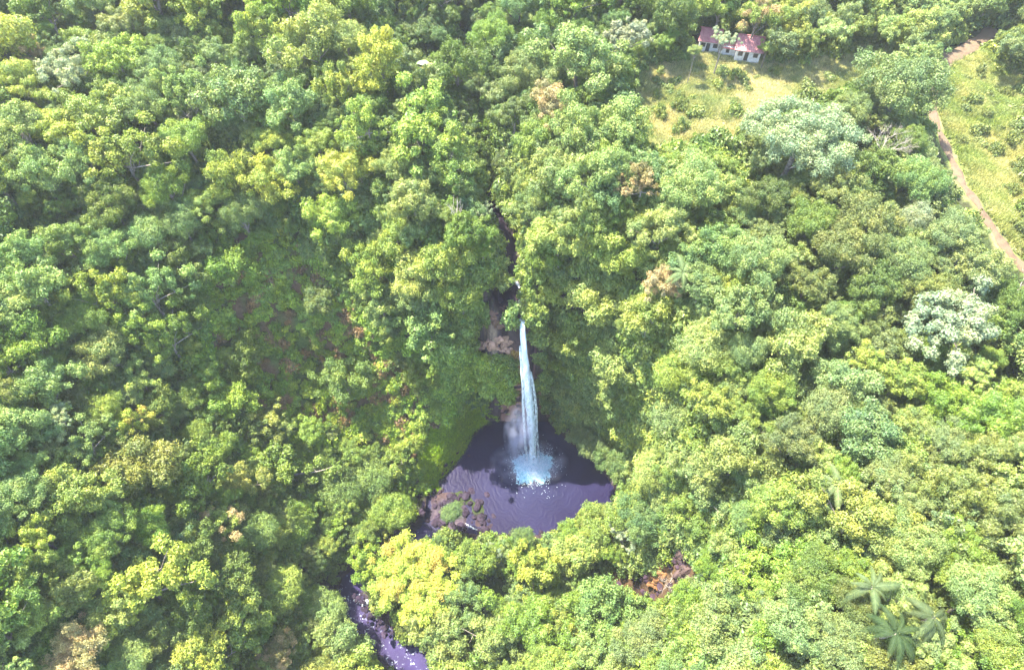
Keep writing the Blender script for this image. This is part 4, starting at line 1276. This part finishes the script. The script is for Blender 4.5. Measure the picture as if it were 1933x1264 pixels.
GC = bpy.data.collections.new('grass_tufts')
for i in range(3):
    GC.objects.link(bpy.data.objects.new('grass_tuft', tuft_mesh('grass_tuft', 40 + i, 110, .55, .7, M_LEAF_I)))


def grass(name, poly, N0, palette, smin, smax, label, seed, xr, yr):
    rs = np.random.default_rng(seed)
    X = rs.uniform(*xr, N0); Y = rs.uniform(*yr, N0); Z = tq(X, Y)
    u, v, d = proj(np.stack([X, Y, Z], 1))
    k = masks_uv(u, v, [poly], 6) & (seg_dist(X, Y, PP)[0] > 1.9) & (seg_dist(u, v, PATHPX)[0] > 12)
    X, Y, Z = X[k], Y[k], Z[k]; n = len(X)
    t = np.clip(vnoise(X, Y, 6, 5) * 1.6 + vnoise(X, Y, 2, 6) + .5, 0, 1)[:, None]
    TN = (np.array(palette[0]) * (1 - t) + np.array(palette[1]) * t) * rs.uniform(.8, 1.2, (n, 1))
    s = rs.uniform(smin, smax, n)
    rot = np.stack([np.zeros(n), np.zeros(n), rs.uniform(0, 6.28, n)], 1)
    print(name, n)
    o = gn_scatter(name, np.stack([X, Y, Z - .03], 1), rot, np.stack([s, s, s * rs.uniform(.6, 1.4, n)], 1), TN, rs.integers(0, 3, n), GC)
    tag(o, label, 'grass', kind='stuff')


grass('clearing_grass', Z_CLEAR, 60000, ((.28, .31, .12), (.54, .47, .27)), .7, 1.5, 'tall dry yellow grass in the clearing below the houses', 61, (15, 150), (95, 165))
grass('field_grass', Z_FIELD, 60000, ((.22, .27, .07), (.38, .36, .15)), .7, 1.6, 'yellow green grass field right of the dirt track', 62, (70, 170), (60, 165))
grass('bank_grass', Z_BANK, 40000, ((.25, .38, .02), (.34, .43, .04)), .6, 1.1, 'bright green grassy bank sloping down to the pool', 63, (-40, 10), (45, 85))  # blade tint raised likewise against the shade on the bank


# ------------------------------------------------------------------ rocks
def rock_mesh(name, seed, mat, sub=2):
    rnd = random.Random(seed)
    bm = bmesh.new(); bmesh.ops.create_icosphere(bm, subdivisions=sub, radius=1.0)
    ph = [(Vector((rnd.uniform(-1, 1), rnd.uniform(-1, 1), rnd.uniform(-1, 1))).normalized(), rnd.uniform(.55, .95)) for _ in range(9)]
    for v_ in bm.verts:
        p_ = v_.co.copy()
        for n_, dd in ph:
            k_ = p_.dot(n_)
            if k_ > dd: p_ -= n_ * (k_ - dd) * .9
        v_.co = p_ * (1 + rnd.uniform(-.05, .05))
    me = bpy.data.meshes.new(name); bm.to_mesh(me); bm.free(); me.materials.append(mat)
    return me


RK = [rock_mesh('boulder', 900 + i, M_ROCK) for i in range(5)]
RKP = [rock_mesh('pale_boulder', 930 + i, M_PALEROCK, 3) for i in range(4)]
rr = random.Random(9)


def boulder(u, v, size, label, group=None, meshes=RK, col=(1, 1, 1), z=None, name='boulder', flat=.6, sink=.3, span=None):
    if span:
        a_, b_, c_, d_ = span
        label = ('big ' if size > .7 else 'small ' if size < .5 else 'middling ') + ('paler ' if sum(col) > 4.0 else '') + label + \
            (', ' + ('left' if u < a_ + (b_ - a_) / 3 else 'right' if u > b_ - (b_ - a_) / 3 else 'middle') + (' upper' if v < c_ + (d_ - c_) / 3 else ' lower' if v > d_ - (d_ - c_) / 3 else '') + ' part')
    P = hit(u, v, 0) if z is None else at_z(u, v, z)
    g = float(tq(P[0], P[1])[0])
    o = bpy.data.objects.new(name, rr.choice(meshes)); COL.objects.link(o)
    o.location = (P[0], P[1], max(g, -0.6) + size * (flat - sink)); o.scale = (size * rr.uniform(.8, 1.4), size * rr.uniform(.8, 1.2), size * flat)
    o.rotation_euler = (rr.uniform(-.2, .2), rr.uniform(-.2, .2), rr.uniform(0, 6.28)); o.color = (col[0] * .2, col[1] * .175, col[2] * .22, 1)
    return tag(o, label, 'boulder' if name == 'boulder' else 'rock', group)


for i in range(95):
    t = rr.random()
    u_ = 805 + 125 * t + rr.uniform(-12, 12); v_ = rr.uniform(925 + 10 * t, 1005)
    if in_poly(np.array([u_]), np.array([v_]), Z_POOLX)[0]:
        c_ = rr.uniform(.7, 1.7)
        boulder(u_, v_, rr.choice((.35, .5, .6, .8, 1.1)), 'dark wet boulder in the rubble at the pool outlet', 'boulders at the pool outlet', span=(800, 935, 920, 1005), col=(c_, c_ * .92, c_ * 1.05))
for i in range(40):
    t = rr.random(); u_ = 960 + 100 * t + rr.uniform(-8, 8) ; v_ = 1002 + rr.uniform(-8, 12) - 12 * t
    c_ = rr.uniform(.7, 1.5)
    boulder(u_, v_, rr.choice((.35, .5, .7)), 'dark boulder lining the near rim of the pool', 'boulders on the near pool rim', span=(955, 1065, 985, 1015), col=(c_, c_ * .9, c_))
for i in range(46):
    t = rr.random(); u_ = 818 + 85 * t + rr.uniform(-10, 14); v_ = 920 - 110 * t + rr.uniform(-6, 14)
    c_ = rr.uniform(.9, 1.9)
    boulder(u_, v_, rr.choice((.3, .45, .6, .8)), 'brown boulder at the foot of the grassy bank', 'boulders below the grassy bank', span=(810, 915, 805, 930), col=(c_ * 1.1, c_ * .9, c_ * .8))
for i in range(30):
    t = rr.random(); u_ = 672 + 60 * t + rr.uniform(-8, 16); v_ = 1125 + 80 * t + rr.uniform(-10, 10)
    c_ = rr.uniform(.8, 1.8)
    boulder(u_, v_, rr.choice((.35, .5, .75)), 'dark boulder in the purple lower stream', 'boulders in the lower stream', span=(665, 745, 1115, 1215), col=(c_, c_ * .95, c_ * 1.2))
for i in range(26):
    u_ = rr.uniform(938, 978); v_ = rr.uniform(500, 618)
    c_ = rr.uniform(.8, 1.8)
    boulder(u_, v_, rr.choice((.3, .45, .6)), 'dark boulder along the gully stream above the falls', 'boulders along the upper stream', span=(938, 978, 500, 618), col=(c_ * 1.1, c_ * .95, c_))
for i in range(34):
    u_ = rr.uniform(1165, 1300); v_ = rr.uniform(1050, 1140)
    if in_poly(np.array([u_]), np.array([v_]), Z_ROCKO)[0]:
        c_ = rr.uniform(1.0, 2.2)
        boulder(u_, v_, rr.choice((.5, .7, .9)), 'brown rubble boulder below the orange outcrop', 'rubble below the orange outcrop', span=(1165, 1300, 1050, 1140), col=(c_ * 1.1, c_ * .9, c_ * .85))


# rock faces: slabs lying on the steep ground
def crag(name, px, size, label, col, n=9, squash=.5, seed=1):
    rnd = random.Random(seed)
    c0 = hit(px[0], px[1], 0)
    ro = empty(name, tuple(c0)); tag(ro, label, 'rock face')
    for i in range(n):
        u_ = px[0] + rnd.uniform(-px[2], px[2]); v_ = px[1] + rnd.uniform(-px[3], px[3])
        P = hit(u_, v_, 0)
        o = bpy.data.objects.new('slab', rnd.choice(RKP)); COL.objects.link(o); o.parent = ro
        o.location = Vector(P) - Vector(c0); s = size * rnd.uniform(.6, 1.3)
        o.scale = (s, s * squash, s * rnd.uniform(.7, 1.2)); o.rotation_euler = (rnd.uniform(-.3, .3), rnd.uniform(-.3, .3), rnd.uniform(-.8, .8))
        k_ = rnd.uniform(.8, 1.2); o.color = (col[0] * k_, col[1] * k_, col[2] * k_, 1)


crag('rock_face', (935, 648, 28, 12), 0.95, 'sunlit pinkish rock face left of the waterfall lip', (.72, .54, .45), 44, seed=3)
crag('rock_face', (975, 695, 9, 34), 0.7, 'orange mossy rock rib beside the falling water', (.42, .33, .10), 46, seed=4)
crag('rock_face', (1243, 1088, 14, 22), 1.1, 'sunlit orange earth outcrop at the lower right of the pool', (.42, .27, .12), 46, seed=5)
crag('rock_face', (1290, 1075, 12, 30), 1.1, 'grey rock face right of the orange outcrop', (.16, .13, .14), 40, seed=6)
crag('rock_face', (1030, 758, 8, 26), 0.8, 'tan rock face right of the waterfall', (.38, .28, .18), 30, seed=7)
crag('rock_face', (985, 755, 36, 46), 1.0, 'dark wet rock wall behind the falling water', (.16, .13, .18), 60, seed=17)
crag('rock_face', (945, 598, 14, 22), .8, 'brown rock bank left of the stream just above the lip', (.30, .22, .18), 30, seed=18)
crag('rock_face', (1135, 822, 14, 10), 0.7, 'pink bare rock patch on the wall right of the pool', (.42, .30, .26), 26, seed=8)
crag('rock_face', (968, 610, 10, 12), 0.6, 'brown rock step at the very lip of the falls', (.25, .18, .13), 26, seed=9)


# ------------------------------------------------------------------ bare trees, log
def bare_tree(u, v, h, label, seed, levels=3, spread=1.0, lean=(0, 0), name='dead_tree', trunk_part=.45, base_px=None):
    rnd = random.Random(seed); h = h * .8
    P = hit(u, v, 0)
    g = float(tq(P[0], P[1])[0])
    ro = empty(name, (P[0], P[1], g)); tag(ro, label, 'dead tree')
    tb = Tubes(); tw = Tubes()
    top = Vector((lean[0] * h * trunk_part, lean[1] * h * trunk_part, h * trunk_part))
    main = bend((0, 0, -.6), top, 6, h * .02, rnd)
    tb.tube(main, [.024 * h * (1 - .4 * i / 6) * .6 for i in range(7)], 7)

    def grow(p, d, l, r, lev):
        e = p + d * l
        Q_ = bend(p, e, 4, l * .08, rnd)
        (tb if lev == 0 else tw).tube(Q_, [r * (1 - .55 * i / 4) for i in range(5)], 5 if lev < 2 else 4)
        if lev < levels:
            for _ in range(rnd.choice((2, 3, 3))):
                q = Q_[rnd.choice((2, 3, 4, 4))]
                nd_ = (d + Vector((rnd.uniform(-1, 1), rnd.uniform(-1, 1), rnd.uniform(-.3, .7))) * .75 * spread).normalized()
                grow(q, nd_, l * rnd.uniform(.55, .8), r * .55, lev + 1)
    for i in range(5):
        a_ = i * 1.257 + rnd.uniform(-.3, .3)
        grow(top, Vector((math.cos(a_) * .7 * spread, math.sin(a_) * .7 * spread, 1)).normalized(), h * .19, .0072 * h, 0)
    mesh_obj('trunk', tb.v, tb.f, M_PALE_BARK, ro, True)
    mesh_obj('twigs', tw.v, tw.f, M_PALE_BARK, ro, True)['kind'] = 'stuff'
    return ro


bare_tree(1630, 345, 19, 'bare white tree with spreading twigs right of the big silvery tree', 3, 4)
bare_tree(398, 272, 17, 'dead tree of pale vine hung branches in the upper left forest', 8, 4, 1.3)
bare_tree(15, 190, 17, 'bare white branched tree at the left edge near the top', 12, 4, 1.2)
bare_tree(1372, 590, 13, 'tangle of bare pinkish branches on the right slope', 17, 4, 1.8, trunk_part=.4)
bare_tree(868, 470, 15, 'slim white dead trunk left of the upper stream', 21, 2, .7, trunk_part=.7)
bare_tree(690, 370, 12, 'dry brown leafless tree in the forest left of the upper stream', 25, 4, 1.6)
bare_tree(1880, 590, 14, 'pale bare tree below the end of the dirt track', 31, 4, 1.3)
bare_tree(1255, 1110, 9, 'dry leafless brush tree on the grey rock face by the outcrop', 35, 4, 1.8)
bare_tree(838, 60, 15, 'bare whitish branched tree at the top centre of the forest', 37, 3, 1.2)
bare_tree(885, 245, 12, 'bare pale tree in the shaded upper gully', 39, 4, 1.5)

# leaning grey log
rnd = random.Random(4)
P0 = hit(512, 884, 3.0); P1 = P0 + np.array((3.0, 3.0, 4.6))
tb = Tubes()
B = [Vector(b_) - Vector(P0) for b_ in bend(P0, P1, 6, .2, rnd)]
tb.tube(B, [.34, .33, .30, .27, .22, .16, .07], 9)
tb.tube(bend(B[3], B[3] + Vector((-.9, .2, 1.0)), 3, .05, rnd), [.13, .1, .07, .03], 6)
ro = empty('fallen_log', tuple(P0)); tag(ro, 'leaning grey dead log sticking out of the dark lower left slope', 'log')
mesh_obj('log', tb.v, tb.f, M_PALE_BARK, ro, True)
tb = Tubes()
for i in range(7):
    a_ = i * .9; tb.tube(bend((0, 0, 0), (math.cos(a_) * 1.1, math.sin(a_) * 1.1, rnd.uniform(-.6, .4)), 3, .2, rnd), [.2, .14, .09, .04], 5)
mesh_obj('root_stump', tb.v, tb.f, M_BARK, ro, True)
# white drift log at the pool's left end
P0 = hit(803, 920, .3); tb = Tubes(); tb.tube(bend((0, 0, .1), (1.6, -1.7, .2), 4, .08, rnd), [.16, .15, .12, .09, .05], 7)
o = mesh_obj('drift_log', tb.v, tb.f, M_PALE_BARK, None, True, tuple(P0)); tag(o, 'short white driftwood log on the dark left shore of the pool', 'log')


# ------------------------------------------------------------------ palms
M_PALM = leaf_mat('palm_foliage', sheen=.08)


def frond_mesh(name, L_=4.6, n=26, droop=.55, seed=1, width=.95):
    rng = random.Random(seed); V = []; Fc = []; cl = []
    def pt(t): return Vector((L_ * t * (1 - .12 * t), 0, L_ * (.42 * t - droop * t * t * 1.35)))
    for i in range(n):
        t = .10 + .9 * i / (n - 1); p_ = pt(t); q = pt(min(1, t + .02)) - p_; q.normalize()
        wl = width * math.sin(math.pi * min(1, .16 + t * .84)) ** .7
        for s in (-1, 1):
            d = (Vector((0, s, 0)) + q * .75 + Vector((0, 0, -.28 + rng.uniform(-.1, .1)))).normalized()
            b_ = len(V); hw = .075
            V += [p_ - q * hw, p_ + q * hw, p_ + d * wl * .6 + q * hw * .9, p_ + d * wl + Vector((0, 0, -.12)), p_ + d * wl * .6 - q * hw * .9]
            Fc.append((b_, b_ + 1, b_ + 2, b_ + 3, b_ + 4))
    tb_ = Tubes(); tb_.tube([pt(i / 6) for i in range(7)], [.07, .06, .05, .04, .03, .02, .01], 4)
    o_ = len(V); V += tb_.v; Fc += [tuple(o_ + k_ for k_ in f_) for f_ in tb_.f]
    me = bpy.data.meshes.new(name); me.from_pydata([tuple(v_) for v_ in V], [], Fc); me.update(); me.materials.append(M_PALM)
    a_ = me.attributes.new('var', 'FLOAT', 'FACE'); a_.data.foreach_set('value', [rng.uniform(.35, .9) for _ in me.polygons])
    a_ = me.attributes.new('clump', 'FLOAT', 'FACE'); a_.data.foreach_set('value', [.5] * len(me.polygons))
    return me


FM = [frond_mesh('frond', seed=i, droop=.5 + .12 * i) for i in range(3)]


def palm(u, v, L_, label, nf=11, col=(.18, .25, .13), h=10, seed=1):
    rnd = random.Random(seed)
    P = hit(u, v, h); g = float(tq(P[0], P[1])[0])
    ro = empty('palm_tree', (P[0], P[1], g)); tag(ro, label, 'palm', 'palms')
    tb = Tubes(); tb.tube(bend((0, 0, -.6), (0, 0, h), 8, .3, rnd), [.22, .2, .19, .18, .17, .17, .16, .16, .17], 8)
    t_ = mesh_obj('trunk', tb.v, tb.f, M_BARK, ro, True); t_.color = (1.4, 1.3, 1.2, 1)
    for i in range(nf):
        o = bpy.data.objects.new('frond', FM[i % 3]); COL.objects.link(o); o.parent = ro; o.location = (0, 0, h)
        o.rotation_euler = (rnd.uniform(-.25, .25), rnd.uniform(-.45, .35), i * 6.283 / nf + rnd.uniform(-.32, .32)); s = L_ / 4.6 * rnd.uniform(.62, 1.1); o.scale = (s, s, s)
        k_ = rnd.uniform(.85, 1.15); o.color = (col[0] * k_, col[1] * k_, col[2] * k_, 1)


palm(1690, 1195, 4.0, 'large star shaped palm with long pale fronds near the bottom right', 11, (0.036, 0.058, 0.024), 13, 3)
palm(1762, 1165, 3.4, 'smaller palm just right of the large star shaped palm', 9, (0.058, 0.079, 0.036), 12, 4)
palm(1645, 1108, 3.6, 'pale palm above left of the large star palm with reddish crownshaft', 9, (0.079, 0.108, 0.050), 13, 5)
palm(1578, 915, 3.8, 'pale palm standing by the dark gap on the lower right plateau', 9, (0.122, 0.158, 0.072), 13, 6)
palm(905, 735, 4.0, 'dim tree fern palm on the shaded cliff left of the falls', 10, (0.065, 0.108, 0.043), 6, 7)
palm(1290, 515, 4.2, 'pale green palm on the right slope near the salmon tan tree', 10, (0.122, 0.166, 0.072), 12, 8)
palm(195, 945, 4.0, 'pale palm in the lower left forest', 10, (0.144, 0.202, 0.058), 12, 9)

# pale banana plant at top centre: each big leaf is a part
P = hit(815, 128, 8); g = float(tq(P[0], P[1])[0])
ro = empty('banana_plant', (P[0], P[1], g)); tag(ro, 'tall banana plant with broad pale leaves in the dark top centre', 'banana plant')
tb = Tubes(); tb.tube([(0, 0, -.5), (.1, 0, 3), (0, 0, 8)], [.3, .26, .2], 8); t_ = mesh_obj('stem', tb.v, tb.f, M_BARK, ro, True); t_.color = (2.2, 2.0, 1.3, 1)
V = []; Fc = []
for i in range(9):
    t = i / 8; w = 1.0 * math.sin(math.pi * (.08 + .88 * t)) ** .6
    c_ = Vector((4.2 * t, 0, 2.6 * t - 3.2 * t * t))
    V += [c_ + Vector((0, -w, -.25)), c_, c_ + Vector((0, w, -.25))]
for i in range(8):
    Fc += [(3 * i, 3 * i + 1, 3 * i + 4, 3 * i + 3), (3 * i + 1, 3 * i + 2, 3 * i + 5, 3 * i + 4)]
bl = bpy.data.meshes.new('leaf'); bl.from_pydata([tuple(v_) for v_ in V], [], Fc); bl.materials.append(M_LEAF); bl.update()
a_ = bl.attributes.new('var', 'FLOAT', 'FACE'); a_.data.foreach_set('value', [.7] * 16)
a_ = bl.attributes.new('clump', 'FLOAT', 'FACE'); a_.data.foreach_set('value', [.6] * 16)
for i in range(7):
    o = bpy.data.objects.new('leaf', bl); COL.objects.link(o); o.parent = ro; o.location = (0, 0, 8); o.rotation_euler = (0, -.2 + .25 * (i % 3), i * .9); o.color = (.32, .42, .20, 1)
    if i in (2, 4): o.color = (.5, .33, .12, 1)

# ------------------------------------------------------------------ houses
M_ROOF = simple_mat('red_roof_sheet', (.34, .13, .13), (.44, .20, .19), 1.1, .7, .15, spec=.15, use_obj=True)
M_WALL = simple_mat('white_wall', (.45, .41, .38), (.66, .64, .60), 1.5, .9, .1)
M_DARK = simple_mat('dark_opening', (.02, .02, .025), (.05, .05, .055), 4, .3, 0, spec=.6)
M_WOOD = simple_mat('weathered_wood', (.16, .11, .08), (.30, .23, .17), 4, .85, .2)


def boxm(x0, x1, y0, y1, z0, z1):
    V = [(x, y, z) for z in (z0, z1) for x, y in ((x0, y0), (x1, y0), (x1, y1), (x0, y1))]
    return V, [(0, 3, 2, 1), (4, 5, 6, 7), (0, 1, 5, 4), (1, 2, 6, 5), (2, 3, 7, 6), (3, 0, 4, 7)]


def box(name, x0, x1, y0, y1, z0, z1, mat, parent):
    cx, cy, cz = (x0 + x1) / 2, (y0 + y1) / 2, (z0 + z1) / 2
    V, Fc = boxm(x0 - cx, x1 - cx, y0 - cy, y1 - cy, z0 - cz, z1 - cz)
    return mesh_obj(name, V, Fc, mat, parent, loc=(cx, cy, cz))


def roof_sheet(name, a, b_, c_, d_, parent, n, th=.07, colv=(1, 1, 1)):
    """corrugated slope: a-b eave, d-c ridge"""
    a, b_, c_, d_ = map(Vector, (a, b_, c_, d_)); nrm = (b_ - a).cross(d_ - a).normalized()
    V = []; Fc = []
    for i in range(n + 1):
        t = i / n; o_ = nrm * (th if i % 2 else 0)
        V += [a.lerp(b_, t) + o_, d_.lerp(c_, t) + o_]
    m_ = len(V)
    V += [v_ - nrm * .10 for v_ in V[:m_]]
    for i in range(n):
        k_ = 2 * i
        Fc += [(k_, k_ + 2, k_ + 3, k_ + 1), (m_ + k_, m_ + k_ + 1, m_ + k_ + 3, m_ + k_ + 2), (k_, m_ + k_, m_ + k_ + 2, k_ + 2), (k_ + 1, k_ + 3, m_ + k_ + 3, m_ + k_ + 1)]
    Fc += [(0, 1, m_ + 1, m_), (m_ - 2, 2 * m_ - 2, 2 * m_ - 1, m_ - 1)]
    o = mesh_obj(name, V, Fc, M_ROOF, parent); o.color = (*colv, 1)
    return o


def house(px, W_, D_, Hh, rise, rz, label, porch=False, annex=0):
    P = hit(px[0], px[1], 0)
    xs = [P[0] + a_ for a_ in (-W_ / 2, W_ / 2) ]; g = max(float(tq(x_, P[1] + b_)[0]) for x_ in xs for b_ in (-D_ / 2, D_ / 2))
    ro = empty('house', (P[0], P[1], g)); ro.rotation_euler = (0, 0, rz); tag(ro, label, 'house', 'red roofed houses')
    w, d = W_ / 2, D_ / 2
    V, Fc = boxm(-w, w, -d, d, -2.5, Hh); V += [(-w, 0, Hh + rise * .9), (w, 0, Hh + rise * .9)]
    Fc += [(4, 8, 7), (5, 6, 9)]
    mesh_obj('wall', V, Fc, M_WALL, ro)
    ov = .55
    zE = Hh - .1
    roof_sheet('roof_slope', (-w - ov, -d - ov, zE), (w + ov, -d - ov, zE), (w + ov * .5, 0, Hh + rise), (-w - ov * .5, 0, Hh + rise), ro, 28)
    roof_sheet('roof_slope', (w + ov, d + ov, zE), (-w - ov, d + ov, zE), (-w - ov * .5, 0, Hh + rise), (w + ov * .5, 0, Hh + rise), ro, 28, colv=(.9, .8, .8))
    box('ridge_cap', -w - ov * .5, w + ov * .5, -.14, .14, Hh + rise + .05, Hh + rise + .17, M_ROOF, ro).color = (.85, .8, .8, 1)
    for x_ in (-.62 * w, .62 * w):
        fr = box('window', x_ - .55, x_ + .55, -d - .07, -d - .005, 1.0, 2.05, M_WOOD, ro)
        box('pane', -.45, .45, -.045, -.035, -.43, .43, M_DARK, fr)
    box('door', -.1 * w - .45, -.1 * w + .45, -d - .06, -d - .004, 0.0, 2.0, M_DARK, ro)
    if porch:
        for x_ in (-w, -w * .3, w * .4, w):
            box('post', x_ - .08, x_ + .08, -d - 1.9, -d - 1.74, -2.5, Hh - .75, M_WOOD, ro)
        roof_sheet('porch_roof', (-w - .3, -d - 2.1, Hh - .8), (w + .3, -d - 2.1, Hh - .8), (w + .3, -d - .5, Hh - .25), (-w - .3, -d - .5, Hh - .25), ro, 24, colv=(1.05, .9, .95))
        box('porch_floor', -w, w, -d - 1.95, -d - .01, -2.4, -.02, M_WALL, ro)
    if annex:
        x0_, x1_ = (-w - annex, -w - .02) if annex > 0 else (w + .02, w - annex)
        box('annex_wall', x0_, x1_, -d * .6, d * .6, -2.5, Hh - .6, M_WALL, ro)
        roof_sheet('annex_roof', (x0_, -d * .6 - .5, Hh - .75), (x1_, -d * .6 - .5, Hh - .75), (x1_, d * .6, Hh - .2), (x0_, d * .6, Hh - .2), ro, 16, colv=(.95, .85, .8))
        wn_ = box('window', (x0_ + x1_) / 2 - .4, (x0_ + x1_) / 2 + .4, -d * .6 - .07, -d * .6 - .005, .6, 1.5, M_WOOD, ro)
        box('pane', -.32, .32, -.045, -.035, -.36, .36, M_DARK, wn_)
    return ro


house((1336, 90), 4.6, 5.6, 2.6, 1.5, -.25, 'smaller left red roofed white house half hidden by trees')
house((1408, 104), 5.6, 6.4, 2.6, 1.7, -.25, 'larger right red roofed white house facing the grassy clearing', annex=3.6)
print('objects', len(bpy.data.objects))

# ------------------------------------------------------------------ thin air haze
m, nt, out = new_mat('haze')
pv = nt.nodes.new('ShaderNodeVolumePrincipled'); pv.inputs['Color'].default_value = (.96, .95, 1.0, 1); pv.inputs['Density'].default_value = .00012; pv.inputs['Anisotropy'].default_value = .1
nt.links.new(pv.outputs[0], out.inputs['Volume'])
V, Fc = boxm(-4400, 4400, -4200, 4400, -900, 155)
tag(mesh_obj('haze', V, Fc, m), kind='stuff')
